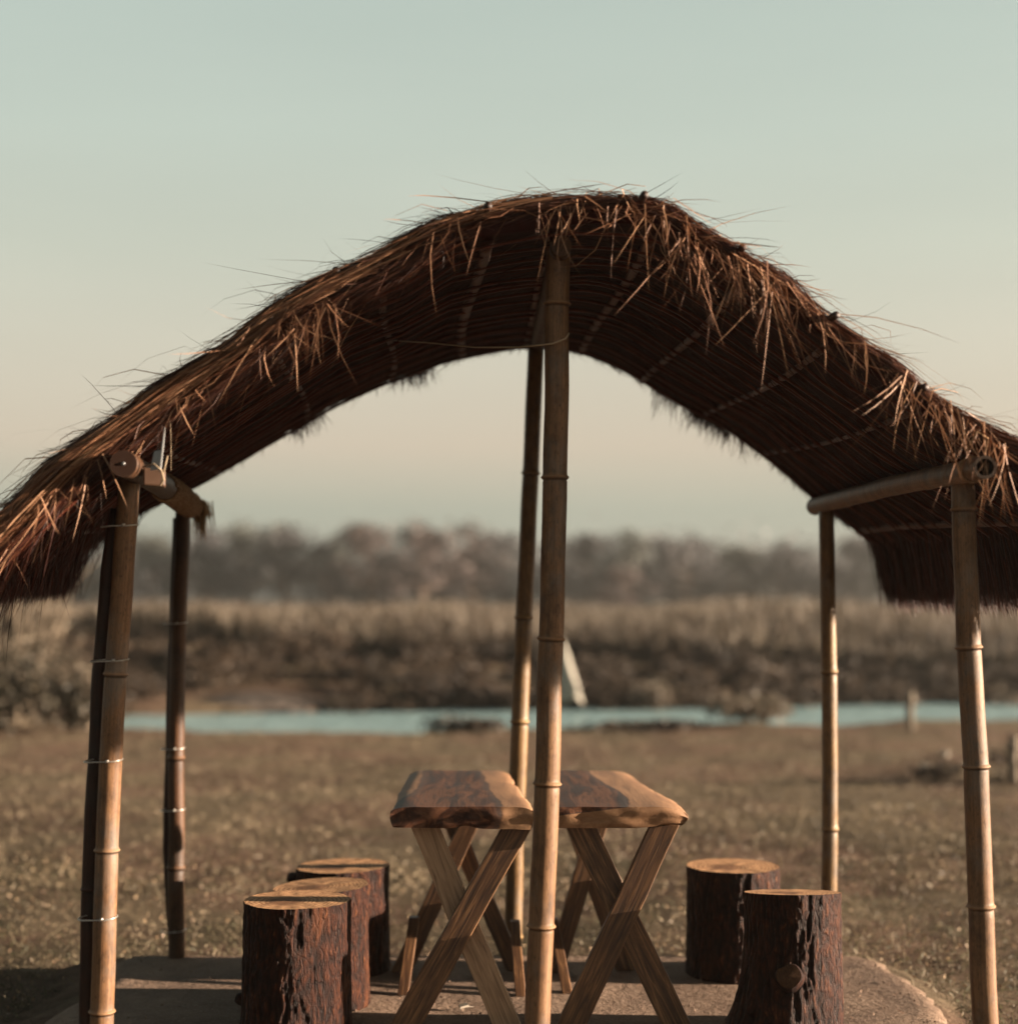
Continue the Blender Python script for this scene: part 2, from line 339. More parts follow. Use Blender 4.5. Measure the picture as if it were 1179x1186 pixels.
m = Mat('stone_mat', .8, .2); m.color(m.ramp(m.noise(m.coord('Object', (1, 1, 1)), 18, 5), [(.3, (0.1800, 0.1500, 0.1200)), (.7, (0.3120, 0.2700, 0.2220))])); STONE = m.m
m = Mat('wire_mat', .35, .6); m.color((0.3360, 0.3120, 0.2800)); m.b.inputs['Metallic'].default_value = .7; WIRE = m.m
m = Mat('string_mat', .8, .1); m.color((.2, .15, .1)); STRING = m.m
m = Mat('loop_wire_mat', .6, .3); m.color((.26, .19, .12)); LOOPWIRE = m.m
m = Mat('steel_mat', .45, .5); m.color((.16, .16, .16)); m.b.inputs['Metallic'].default_value = .8; STEEL = m.m
m = Mat('old_post_mat', .8, .1); m.color((0.1200, 0.0987, 0.0756)); POSTM = m.m
m = Mat('jute_mat', .9, .1); m.color(m.ramp(m.noise(m.coord('Object', (20, 20, 60)), 3, 4), [(.3, (.10, .055, .028)), (.7, (.24, .15, .085))])); JUTE = m.m
m = Mat('knot_mat', .7, .1); m.color(m.ramp(m.noise(m.coord('UV'), 5, 6, .7), [(.35, (0.0273, 0.0122, 0.0057)), (.65, (0.0663, 0.0324, 0.0158))])); KNOTM = m.m
m = Mat('shaded_end_mat', .85, .1); rr = m.n('ShaderNodeVectorMath', operation='LENGTH'); m.l(m.coord('UV'), rr.inputs[0]); m.color(m.mix(m.ramp(m.noise(m.coord('UV'), 6, 5, .7), [(.35, (0.0263, 0.0126, 0.0073)), (.65, (0.0638, 0.0322, 0.0185))]), (0.0225, 0.0105, 0.0066), m.ramp(rr.outputs['Value'], [(.86, (0.0263, 0.0126, 0.0073)), (.95, (0.1200, 0.0630, 0.0330))]), 'LIGHTEN')); SHADED_END = m.m  # beam's sawn end: shade of the roof put into a darker wood colour
m = Mat('hollow_shade_mat', .9, .1); m.color((.02, .012, .008)); HOLLOW = m.m  # darkness inside the bamboo bore put into the colour

# ------------------------------------------------------------------ the land: ground, river, far bank
def near_edge(x): return 21.3 + .32 * max(0, min(8, x)) * .9 + .25 * math.sin(x * .9) + .2 * math.sin(x * 2.3 + 1) + .9 * math.exp(-((x + 10.6) / 1.9) ** 2) * 0
def far_edge(x): return 26.2 + .28 * (x + 6) * .75 + .25 * math.sin(x * .7 + 2)
def sst(a, b, t):
    t = max(0, min(1, (t - a) / (b - a))); return t * t * (3 - 2 * t)
WZ = -.28
def ground_z(x, y):
    ne, fe = near_edge(x), far_edge(x)
    z = -.085 + .035 * noise.noise(Vector((x * .6, y * .5, 0))) + .05 * noise.noise(Vector((x * .22, y * .2, 3)))
    z += .018 * noise.noise(Vector((x * 2.6, y * 2.2, 9)))
    if x < -5.5: ne += (-5.5 - x) * 4.0
    if y < fe: 
        near = sst(ne - .7, ne + .3, y) ; z -= .75 * near
    else:
        up = sst(fe - .6, fe + 7, y); z = -.8 * (1 - sst(fe - .5, fe + .5, y)) - .2 + 1.05 * up + .15 * noise.noise(Vector((x * .3, y * .3, 5))) * sst(fe, fe + 2, y)
        z += 2.0 * sst(150, 700, y)
    return z
def axis(spec):
    out = [spec[0][0]]
    for a, b, st in spec: out += list(np.arange(a + st, b + st * .5, st))
    return out
xs = axis([(-400, -100, 60), (-100, -26, 6), (-26, -8, .6), (-8, -3, .25), (-3, 3, .12), (3, 8, .25), (8, 26, .6), (26, 100, 6), (100, 400, 60)])
ys = axis([(-20, 2, 2), (2, 9, .12), (9, 20, .25), (20, 38, .35), (38, 60, 1.2), (60, 140, 8), (140, 700, 70)])
nx, ny = len(xs), len(ys)
gb = MB(); gb.add([(x, y, ground_z(x, y)) for y in ys for x in xs], [(j * nx + i, j * nx + i + 1, (j + 1) * nx + i + 1, (j + 1) * nx + i) for j in range(ny - 1) for i in range(nx - 1)])
tag(gb.build('ground', GROUND, None, True), kind='structure')

wb = MB(); wx = list(np.linspace(-40, 60, 41)); wy = [19, 22, 25, 28, 31, 34, 40, 46]
wb.add([(x, y, WZ) for y in wy for x in wx], [(j * 41 + i, j * 41 + i + 1, (j + 1) * 41 + i + 1, (j + 1) * 41 + i) for j in range(7) for i in range(40)])
tag(wb.build('water', WATER), kind='structure')

# the hazy air of the late afternoon
hm = bpy.data.materials.new('haze_air'); hm.use_nodes = True; ht_ = hm.node_tree; ht_.nodes.clear()
pv = ht_.nodes.new('ShaderNodeVolumePrincipled'); pv.inputs['Color'].default_value = (.93, .9, .84, 1); pv.inputs['Density'].default_value = .0009; pv.inputs['Anisotropy'].default_value = .7
ho = ht_.nodes.new('ShaderNodeOutputMaterial'); ht_.links.new(pv.outputs[0], ho.inputs['Volume'])
hb = MB(); hb.box((0, 320, 4.5), Vector((460, 0, 0)), Vector((0, 420, 0)), Vector((0, 0, 6.5)))
tag(hb.build('haze', hm), kind='stuff')

# sandy shore on the far bank
def mound(name, cx, cy, rx, ry, h, mat, seed=0, base=None):
    b = MB(); nr, na = 10, 40; vs = []
    for i in range(nr + 1):
        r = i / nr
        for k in range(na):
            t = 2 * math.pi * k / na; q = 1 + .25 * noise.noise(Vector((math.cos(t) * 1.5, math.sin(t) * 1.5, seed)))
            x = cx + rx * r * q * math.cos(t); y = cy + ry * r * q * math.sin(t)
            bz = ground_z(x, y) if base is None else base
            vs.append((x, y, bz - .06 + h * (1 - r * r) + .05 * h * noise.noise(Vector((x * 3, y * 3, seed)))))
    b.add(vs, [(i * na + k, i * na + (k + 1) % na, (i + 1) * na + (k + 1) % na, (i + 1) * na + k) for i in range(nr) for k in range(na)])
    return b.build(name, mat, None, True)
tag(mound('sand_shore', -4.3, 27.3, 1.4, .8, .15, SAND, 2), kind='structure')

# grass: short blades over the meadow
def grass_patch(N, ylo, yhi, hlo, hhi, wlo, whi, lean=.7, keep=None, margin=1.0):
    y = ylo * (yhi / ylo) ** RNG.random(N) if yhi / ylo > 2 else ylo + (yhi - ylo) * RNG.random(N)
    x = (RNG.random(N) * 2 - 1) * (.345 * y + margin)
    ok = np.ones(N, bool) if keep is None else np.array([keep(a, b) for a, b in zip(x, y)])
    x, y = x[ok], y[ok]; N = len(x)
    z = np.array([ground_z(a, b) for a, b in zip(x, y)]) - .004
    d = np.stack([RNG.normal(size=N) * lean, RNG.normal(size=N) * lean, np.ones(N)], 1); d /= np.linalg.norm(d, axis=1, keepdims=True)
    L = hlo + (hhi - hlo) * RNG.random(N) ** 1.6
    bend = np.stack([RNG.normal(size=N), RNG.normal(size=N), -np.abs(RNG.normal(size=N)) * .6], 1) * L[:, None] * .35
    return blades(np.stack([x, y, z], 1), d, L, wlo + (whi - wlo) * RNG.random(N), bend)

SLAB_Y0, SLAB_Y1 = 4.2, 7.12
def slab_half(y):   # left and right rims of the slab
    return (-1.72 + .03 * math.sin(y * 5), 1.66 + .03 * math.sin(y * 4 + 1))
def off_slab(x, y):
    l, r = slab_half(y); return not (l - .02 < x < r + .02 and y < SLAB_Y1 + .03)
def meadow(x, y): return off_slab(x, y) and y < near_edge(x) + (-.05 if x > -5.5 else 30)
def patchy(x, y):
    return meadow(x, y) and noise.noise(Vector((x * .9, y * .7, 2))) + .9 * random.random() > .15
tag(blade_mesh('grass', [grass_patch(75000, 3.6, 9, .012, .05, .003, .007, .9, meadow, 1.2), grass_patch(70000, 9, 23, .02, .06, .006, .014, .9, patchy, 1.5),
    grass_patch(1500, 4.5, 14, .06, .16, .003, .005, .45, patchy, 1.2)], GRASS), kind='stuff')
tag(blade_mesh('green_grass', [grass_patch(30000, 4.5, 10, .015, .05, .003, .006, .8, lambda x, y: meadow(x, y) and (noise.noise(Vector((x * .8, y * .8, 7))) > .0 or (1.5 < x < 3.2 and y < 7.4)), 1.2)], GRASS_GREEN), kind='stuff')
# dead leaves in the grass near the slab
def litter(N):
    y = 4.4 + 6 * RNG.random(N) ** 1.3; x = (RNG.random(N) * 2 - 1) * (.345 * y + 1); ok = np.array([patchy(a, b) for a, b in zip(x, y)])
    x, y = x[ok], y[ok]; z = np.array([ground_z(a, b) for a, b in zip(x, y)]) + .012 + .015 * RNG.random(len(x))
    return np.stack([x, y, z], 1)
P = litter(9000); tag(leaf_mesh('leaf_litter', P, .004 + .009 * RNG.random(len(P)), m_straw('dead_leaf', (.06, .035, .02), (.15, .092, .055), (.24, .165, .1), .2)), kind='stuff')

# reeds and scrub of the far bank (masses nobody could count)
N = 42000; y = 31.5 + 45 * RNG.random(N) ** 1.5; x = (RNG.random(N) * 2 - 1) * (.36 * y + 4)
z = np.array([ground_z(a, b) for a, b in zip(x, y)]); d = np.stack([RNG.normal(size=N) * .15, RNG.normal(size=N) * .15, np.ones(N)], 1)
hh = np.array([.70 + .5 * noise.noise(Vector((a * .22, b * .1, 1))) for a, b in zip(x, y)]) * (.7 + .45 * RNG.random(N))
tag(blade_mesh('reed_bed', [blades(np.stack([x, y, z], 1), d, hh, .02 + .03 * RNG.random(N), np.stack([RNG.normal(size=N) * .15, RNG.normal(size=N) * .1, -.05 * np.ones(N)], 1))], REED), kind='stuff')
pts = []
for i in range(380):
    cx = random.uniform(-13, 15); fe = far_edge(cx); cy = fe - .35 + 5.0 * random.random()
    if -6.2 < cx < -2.6 and cy < fe + 2: continue
    n = 260; r = random.uniform(.2, .62) * (.75 + .7 * noise.noise(Vector((cx * .35, 0, 2))) + .15); q = RNG.normal(size=(n, 3)); q /= np.linalg.norm(q, axis=1, keepdims=True)
    q *= (.5 + .5 * RNG.random((n, 1))) * r; q[:, 2] *= .62
    pts.append(q + np.array([cx, cy, ground_z(cx, cy) + r * .42]))
for i in range(240):
    cx = random.uniform(-13, 15); cy = far_edge(cx) + random.uniform(-.45, .5)
    if -6.0 < cx < -2.8: continue
    n = 120; r = random.uniform(.15, .32); q = RNG.normal(size=(n, 3)) * r * .5; pts.append(q + np.array([cx, cy, max(ground_z(cx, cy), WZ) + r * .4]))
P = np.concatenate(pts); P = P[P[:, 2] > -.27]
tag(leaf_mesh('bank_scrub', P, (.022 + .035 * RNG.random(len(P))), SCRUB), kind='stuff')

# shrubs / bushes / tussocks that can be told apart
def bush(name, label, cat, x, y, w, h, mat, n=500, leaf=.05, stems=7, group=None, zoff=0, d=None, twig=TWIG, low=.15):
    z = ground_z(x, y) + zoff; o = tag(empty(name, (x, y, z)), label, cat, group); d = d or w * .7
    s = MB()
    for k in range(stems):
        a = random.uniform(0, 6.28); rr = random.uniform(.2, .9); tip = Vector((x + math.cos(a) * w * .5 * rr, y + math.sin(a) * d * .5 * rr, z + h * random.uniform(.7, 1)))
        b0 = Vector((x + math.cos(a) * w * .1, y + math.sin(a) * d * .1, z - .05)); mid = (b0 + tip) / 2 + Vector((random.uniform(-.08, .08) * w, 0, .1 * h))
        s.tube([b0, mid, tip], [.014 * h + .006, .009 * h + .004, .003], 5)
        for q in range(4):
            t0 = b0.lerp(tip, random.uniform(.4, .9)); s.tube([t0, t0 + Vector((random.uniform(-.3, .3) * w, random.uniform(-.2, .2) * d, random.uniform(.05, .28) * h))], [.006 * h + .003, .002], 4)
    s.build('stem', twig, o)
    cl = []
    for k in range(9):
        c = np.array([x + random.uniform(-.36, .36) * w, y + random.uniform(-.36, .36) * d, z + h * random.uniform(low + .1, .8)])
        cl.append(c + RNG.normal(size=(n // 9, 3)) * np.array([w, d, h]) * .14)
    P = np.concatenate(cl); P = P[P[:, 2] > z]
    leaf_mesh('foliage', P, leaf * (.6 + .8 * RNG.random(len(P))), mat, o); return o

bush('bare_shrub', 'tall bare grey shrub of thin pale twigs behind the left eave of the thatch', 'shrub', -7.0, 22.0, 2.6, 2.5, SCRUB_GREEN, 700, .035, 26)
bush('bushy_shrub', 'dense olive shrub at the left edge below the bare grey one', 'shrub', -6.9, 20.5, 2.3, 1.25, SCRUB_GREEN, 2600, .045, 14)
bush('bushy_shrub', 'low dark olive shrub with whitish twigs just left of the left front pole', 'shrub', -5.6, 20.6, 1.3, .95, SCRUB_GREEN, 1200, .045, 22)
bush('dry_bush', 'pale round dry seed-head bush on the far bank right of the white bundle', 'bush', 2.46, 27.6, .62, 1.0, PALE_LEAF, 420, .05, 6, low=.55)
bush('dry_bush', 'pale dry bush on the far bank right of the right front pole', 'bush', 9.2, 29.0, .9, .75, PALE_LEAF, 420, .05, 6, low=.3)
bush('grass_tussock', 'dark dry tussock on the near water edge left of the rear centre pole', 'tussock', -.58, 20.6, 1.1, .24, SCRUB, 900, .04, 8, low=.05)
bush('grass_tussock', 'low dark tussock on the near water edge just right of the front centre pole', 'tussock', 1.7, 20.7, 1.3, .14, SCRUB, 700, .035, 8, low=.05)
bush('grass_tussock', 'wide greyish tussock rising before the water left of the right rear pole', 'tussock', 3.35, 21.3, 1.1, .38, REED, 1700, .04, 10, low=.05)
bush('grass_tussock', 'small dark tussock in the meadow beside the pale stone', 'tussock', 4.05, 14.9, .5, .22, SCRUB, 300, .025, 6, low=.05)
bush('grass_tussock', 'dark scrubby tussock at the foot of the pale stake by the right edge', 'tussock', 4.75, 14.6, .6, .3, SCRUB, 300, .025, 6, low=.05)

# far wood and the trees that stand out of it
def tree_parts(kind):
    """one tree standing at the origin: returns (trunk mesh, crown points)"""
    rs = random.Random(kind * 13 + 5); H = 1.0; s = MB(); cl = []
    s.tube([(0, 0, -.05), (.01, 0, .25), (-.01, .01, .5), (.01, 0, .8)], [.028, .022, .015, .004], 7)
    for k in range(13):
        a = rs.uniform(0, 6.28); z0 = rs.uniform(.16, .62); L = rs.uniform(.22, .42) * (1.15 - .5 * z0)
        e = Vector((math.cos(a) * L, math.sin(a) * L, z0 + rs.uniform(.1, .3)))
        s.tube([(0, 0, z0), e * .5 + Vector((0, 0, z0 * .5 - .02)), e], [.010, .007, .002], 5); cl.append((e, rs.uniform(.09, .17)))
    for k in range(6): cl.append((Vector((rs.uniform(-.13, .13), rs.uniform(-.13, .13), rs.uniform(.7, .9))), rs.uniform(.08, .15)))
    P = np.concatenate([np.array(c)[None] + RNG.normal(size=(150, 3)) * r * np.array([.62, .62, .55]) for c, r in cl])
    P = P[(P[:, 2] > .06) & (P[:, 2] < 1.02)]
    return s, P
tree_cache = []
for k in range(4):
    s, P = tree_parts(k); t = s.build('trunk', TRUNK); 
    cr = [leaf_mesh('crown', P, .016 + .018 * RNG.random(len(P)), mm) for mm in (TREE_GREY, TREE_RED, TREE_OLIVE)]
    tree_cache.append((t.data, [c.data for c in cr]))
    for o in [t] + cr: bpy.data.objects.remove(o)
def tree(px, ytop, Y, wide, colr, label):
    x = (px - W_PX / 2) / F_PX * Y; zb = ground_z(x, Y); zt = CAM_H + (HOR - ytop) / F_PX * Y
    td, cd = tree_cache[random.randrange(4)]
    r = tag(empty('bare_tree', (x, Y, zb)), label, 'tree', 'trees of the far tree line'); h = zt - zb
    r.rotation_euler.z = random.uniform(0, 6.28)
    for nm, me in (('trunk', td), ('crown', cd[colr])):
        o = bpy.data.objects.new(nm, me); C.objects.link(o); o.parent = r; o.scale = (h * wide, h * wide, h)
FAR_TREES = [
    (20, 640, 118, 1.2, 0, 'grey leafless tree in the far tree line, nearest the left edge of the picture'),
    (85, 628, 124, 1.2, 2, 'hazy olive tree seen low behind the left eave, left of the left front pole'),
    (176, 612, 120, 1.1, 2, 'hazy olive tree showing between the two left poles'),
    (236, 606, 116, 1.2, 0, 'hazy grey tree rising just right of the left rear pole'),
    (285, 602, 122, 1.1, 2, 'tall hazy olive tree, second to the right of the left rear pole'),
    (330, 606, 112, 1.2, 0, 'hazy grey tree left of a gap in the far tree line left of the tables'),
    (384, 618, 124, 1.1, 2, 'low hazy olive tree between the left stools and the russet dome of trees'),
    (432, 606, 116, 1.2, 1, 'dusky russet tree on the left shoulder of the tall russet dome'),
    (488, 602, 110, 1.35, 1, 'broad russet tree, the tallest dome of the far tree line, above the left table'),
    (545, 622, 120, 1.2, 1, 'low russet tree between the tall russet dome and the rear centre pole'),
    (588, 616, 126, 1.1, 0, 'grey tree half hidden behind the rear centre pole'),
    (680, 618, 118, 1.2, 0, 'hazy grey tree rising just right of the front centre pole'),
    (735, 612, 124, 1.2, 2, 'hazy olive tree, tallest right of the front centre pole'),
    (726, 656, 90, 1.3, 1, 'small russet tree standing forward of the wood, right of the front centre pole'),
    (795, 617, 116, 1.2, 0, 'hazy grey tree above the right end of the right table'),
    (848, 632, 124, 1.2, 2, 'low hazy olive tree above the two right stools, left of a dip'),
    (905, 626, 118, 1.2, 0, 'hazy grey tree just left of the right rear pole'),
    (990, 620, 122, 1.2, 0, 'hazy grey tree between the right rear pole and the hanging eave'),
    (1050, 618, 118, 1.2, 2, 'hazy olive tree half hidden behind the hanging right eave'),
    (1165, 622, 120, 1.2, 0, 'hazy grey tree at the right edge behind the eave fringe'),
]
for a in FAR_TREES: tree(*a)
pts = []
for i in range(260):
    Y = random.uniform(125, 165); x = random.uniform(-.40, .40) * Y; top = (1.56 + (70 + 16 * noise.noise(Vector((x * .06, 0, 4)))) / F_PX * Y)
    n = 170; q = RNG.normal(size=(n, 3)) * np.array([2.0, 2.0, 1.2]); pts.append(q + np.array([x, Y, 1.5 + (top - 3.4) * random.random() ** .6]))
P = np.concatenate(pts); P = P[P[:, 2] > .5]
tag(leaf_mesh('far_wood', P, .18 + .2 * RNG.random(len(P)), TREE_GREY), kind='stuff')

# small things in the meadow and on the far bank
b = MB(); B0 = at(661, 808, 27.0); rings = []
for i in range(9):
    t = i / 8; zc = B0.z + .98 * t; rad = .165 * (1 - t) ** .75 + .03
    cx = B0.x - .16 * t
    for k in range(18):
        a = 2 * math.pi * k / 18; q = rad * (1 + .28 * math.sin(a * 5 + t * 2) * (1 - t) + .1 * noise.noise(Vector((a, t * 3, 1))))
        rings.append((cx + math.cos(a) * q, B0.y + math.sin(a) * q, zc - (.12 * math.sin(a * 2 + 1) * (1 - t)) ))
b.add(rings, [(i * 18 + k, i * 18 + (k + 1) % 18, (i + 1) * 18 + (k + 1) % 18, (i + 1) * 18 + k) for i in range(8) for k in range(18)] + [tuple(range(17, -1, -1)), tuple(8 * 18 + k for k in range(18))])
o = recentre(b.build('cloth_bundle', CLOTH, None, True)); tag(o, 'white tapering cloth bundle on the far bank beside the front centre pole', 'bundle')

def stone(name, px, py, Y, r, mat, label, cat, sq=.8):
    x = (px - W_PX / 2) / F_PX * Y; z = ground_z(x, Y); b = MB(); vs = []; nu, nv = 18, 12
    for j in range(nv + 1):
        p = math.pi * j / nv
        for i in range(nu):
            t = 2 * math.pi * i / nu; d = Vector((math.sin(p) * math.cos(t), math.sin(p) * math.sin(t), math.cos(p)))
            q = r * (1 + .35 * noise.noise(d * 1.6 + Vector((px, 0, 0)))); vs.append((x + d.x * q, Y + d.y * q, z + r * sq * .7 + d.z * q * sq))
    b.add(vs, [(j * nu + i, (j + 1) * nu + i, (j + 1) * nu + (i + 1) % nu, j * nu + (i + 1) % nu) for j in range(nv) for i in range(nu)])
    o = recentre(b.build(name, mat, None, True)); tag(o, label, cat); return o
stone('field_stone', 1067, 876, 15.5, .06, STONE, 'pale stone lying in the meadow left of the right front pole', 'stone', 1.0)
stone('field_stone', 1090, 862, 17.0, .05, STONE, 'small dull stone in the meadow just beyond the pale stone', 'stone')

def stake(px, ytop, Y, r, mat, label):
    x = (px - W_PX / 2) / F_PX * Y; z = ground_z(x, Y); zt = CAM_H + (HOR - ytop) / F_PX * Y; b = MB()
    b.tube([(x + .01, Y, z - .1), (x, Y, (z + zt) / 2), (x + .015, Y, zt - .02), (x + .015, Y, zt)], [r * 1.1, r, r * .95, r * .6], 9)
    b.box((x + .012, Y, zt - .12), Vector((r * 1.6, 0, 0)), Vector((0, r * 1.25, 0)), Vector((0, 0, .012)))
    o = recentre(b.build('wooden_stake', mat, None, True)); tag(o, label, 'stake')
stake(1051, 800, 20.6, .05, POSTM, 'dull pale stake standing against the water left of the right front pole')
stake(1168, 850, 14.4, .045, POSTM, 'pale grey stake in the meadow right of the right front pole')

# ------------------------------------------------------------------ concrete platform
b = MB(); yy = np.linspace(SLAB_Y0, SLAB_Y1, 60); xx = np.linspace(0, 1, 70); vs = []
for y in yy:
    l, r = slab_half(y); l += .035 * noise.noise(Vector((y * 4, 0, 1))) + .02 * noise.noise(Vector((y * 15, 0, 1))); r += .05 * noise.noise(Vector((y * 3, 5, 1))) + .025 * noise.noise(Vector((y * 15, 3, 1)))
    cr = .12 * max(0, (y - (SLAB_Y1 - .15)) / .15) ** 2; l += cr; r -= cr
    for u in xx:
        x = l + (r - l) * u; y2 = y + (.03 * noise.noise(Vector((x * 3, 9, 2))) if y == yy[-1] else 0)
        e = min(u * (r - l), (1 - u) * (r - l), SLAB_Y1 - y + .0); rim = -.02 * max(0, 1 - e / .05) ** 2
        vs.append((x, y2, .0 + rim + .006 * noise.noise(Vector((x * 2, y * 2, 0))) * min(1, e * 6) - .002))
n = 70; fs = [(j * n + i, j * n + i + 1, (j + 1) * n + i + 1, (j + 1) * n + i) for j in range(59) for i in range(69)]
rim_i = [i for i in range(70)] + [j * n + 69 for j in range(1, 60)] + [59 * n + i for i in range(68, -1, -1)] + [j * n for j in range(58, 0, -1)]
k0 = len(vs); cx, cy = 0, 5.7
for q, i in enumerate(rim_i):
    p = vs[i]; w = 1 + .006 * noise.noise(Vector((q * .7, 0, 0))) + .012; vs.append((cx + (p[0] - cx) * w, cy + (p[1] - cy) * w, -.22))
m_ = len(rim_i); fs += [(rim_i[q], k0 + q, k0 + (q + 1) % m_, rim_i[(q + 1) % m_]) for q in range(m_)]
b.add(vs, fs); tag(b.build('concrete_platform', CONCRETE, None, True), kind='structure')
# earth sloping up to the platform on both sides
b = MB(); vs = []
for side in (0, 1):
    o0 = len(vs); J, I = 50, 10
    for j in range(J):
        y = SLAB_Y0 + (SLAB_Y1 + .05 - SLAB_Y0) * j / (J - 1); e = slab_half(y)[side] + (.03 if side == 0 else -.03); sg = -1 if side == 0 else 1
        wdt = (.34 if side == 0 else .2) * (1 + .5 * noise.noise(Vector((y * 2, side * 9, 4))))
        for i in range(I):
            t = i / (I - 1); x = e + sg * wdt * t
            vs.append((x, y, (-.025) * (1 - t) + (ground_z(x, y) - .01) * t + .022 * noise.noise(Vector((x * 9, y * 9, 4)))))
    f = [(o0 + j * I + i, o0 + j * I + i + 1, o0 + (j + 1) * I + i + 1, o0 + (j + 1) * I + i) for j in range(J - 1) for i in range(I - 1)]
    b.f += [tuple(reversed(q)) for q in f] if side == 0 else f
b.v = [tuple(v) for v in vs]; b.uv = [(0, 0)] * len(vs); b.at = [0.0] * len(vs)
tag(b.build('earth_bank', GROUND, None, True), kind='structure')

N = 420; x = RNG.random(N) * 3.3 - 1.68; y = 4.6 + 2.5 * RNG.random(N); d = np.stack([RNG.normal(size=N), RNG.normal(size=N), np.zeros(N)], 1); d /= np.linalg.norm(d, axis=1, keepdims=True)
tag(blade_mesh('straw_litter', [blades(np.stack([x, y, .005 + .003 * RNG.random(N)], 1), d, .012 + .05 * RNG.random(N) ** 2, .002 + .003 * RNG.random(N), RNG.normal(size=(N, 3)) * np.array([.006, .006, .002]) + np.array([0, 0, .004]), np.cross(d, np.array([[0, 0, 1.0]])))], STRAW_PALE), kind='stuff')
N = 2600; x = RNG.random(N) * 3.3 - 1.68; y = 4.6 + 2.5 * RNG.random(N); ed = np.minimum(np.minimum(x + 1.7, 1.65 - x), 7.1 - y); ok = RNG.random(N) < np.exp(-ed / .25) + .12; x, y = x[ok], y[ok]
tag(leaf_mesh('grit', np.stack([x, y, .004 + 0 * x], 1), .003 + .007 * RNG.random(len(x)) ** 2, CONCRETE), kind='stuff')

# ------------------------------------------------------------------ thatched shelter
shelter = tag(empty('thatched_shelter', (0, 6.0, 0)), 'open shelter with an arched straw thatch roof on slender bamboo poles', 'shelter')

def resample(P, n):
    P = np.array(P, float); d = np.r_[0, np.cumsum(np.linalg.norm(np.diff(P, axis=0), axis=1))]; s = np.linspace(0, d[-1], n)
    # smooth (Catmull-Rom style) interpolation through a fine linear pass followed by averaging
    fine = np.linspace(0, d[-1], n * 8); Q = np.stack([np.interp(fine, d, P[:, k]) for k in range(P.shape[1])], 1)
    for _ in range(14):
        Q[1:-1] = (Q[:-2] + Q[1:-1] * 2 + Q[2:]) / 4
    return np.stack([np.interp(s, fine, Q[:, k]) for k in range(P.shape[1])], 1)
YF, YR = 4.86, 7.36
def world_curve(px, Y): return [(at(a, b, Y).x, at(a, b, Y).z) for a, b in px]
f_out_L = [(690, 222), (640, 225), (600, 230), (555, 237), (510, 248), (450, 288), (380, 313), (300, 368), (200, 434), (130, 480), (60, 532), (0, 590), (-70, 652)]
f_out_R = [(690, 222), (735, 225), (775, 234), (830, 266), (900, 316), (960, 362), (1020, 410), (1080, 452), (1140, 494), (1179, 514), (1240, 545), (1300, 580), (1335, 605)]
r_in_L = [(630, 402), (600, 402), (530, 413), (440, 445), (385, 470), (300, 520), (240, 555), (165, 590), (80, 648)]
r_in_R = [(630, 402), (660, 405), (700, 417), (760, 452), (850, 500), (900, 540), (950, 582), (1020, 637)]
NH = 70
def both(L, R, Y):
    a = resample(world_curve(L, Y), NH); c = resample(world_curve(R, Y), NH)
    Q = np.concatenate([a[::-1], c[1:]])
    for _ in range(14):
        k = slice(NH - 14, NH + 14); S = Q.copy(); S[1:-1] = (Q[:-2] + 2 * Q[1:-1] + Q[2:]) / 4; Q[k] = S[k]
    return Q
FO = both(f_out_L, f_out_R, YF); RI = both(r_in_L, r_in_R, YR); NT = len(FO)
def normals(Q):
    T = np.gradient(Q, axis=0); T /= np.linalg.norm(T, axis=1, keepdims=True); return np.stack([-T[:, 1], T[:, 0]], 1), T
nF, tF = normals(FO); nR, tR = normals(RI)
TH = np.interp(np.arange(NT), [0, 30, 69, 95, 138], [.125, .12, .095, .07, .065])[:, None]
FI = FO - nF * TH; RO = RI + nR * TH
q_ = np.abs(np.arange(NT) - 69) / np.where(np.arange(NT) < 69, 12.5, 15.0) + .35; crs = (.034 * (q_ % 1.0) ** 1.4 - .012)[:, None] * np.minimum(1, np.abs(np.arange(NT) - 69) / 10.0)[:, None]
FO = FO + nF * crs; RO = RO + nR * crs * .7
def roof_pt(i, v, depth):
    """i: index along the arch (float), v: 0 front .. 1 rear, depth 0 outer skin .. 1 underside"""
    i = np.clip(i, 0, NT - 1.001); k = i.astype(int) if hasattr(i, 'astype') else int(i); fr = (i - k)
    ex = (lambda A: A[k] * (1 - fr)[..., None] + A[k + 1] * fr[..., None]) if hasattr(i, 'astype') else (lambda A: A[k] * (1 - fr) + A[k + 1] * fr)
    fo, fi, ro, ri = ex(FO), ex(FI), ex(RO), ex(RI)
    if hasattr(v, 'shape'): v_ = v[..., None]; d_ = np.broadcast_to(depth, v.shape)[..., None]
    else: v_, d_ = v, depth
    p = (fo * (1 - d_) + fi * d_) * (1 - v_) + (ro * (1 - d_) + ri * d_) * v_
    y = YF + (YR - YF) * v
    return np.stack([p[..., 0], y * np.ones_like(p[..., 0]), p[..., 1]], -1)

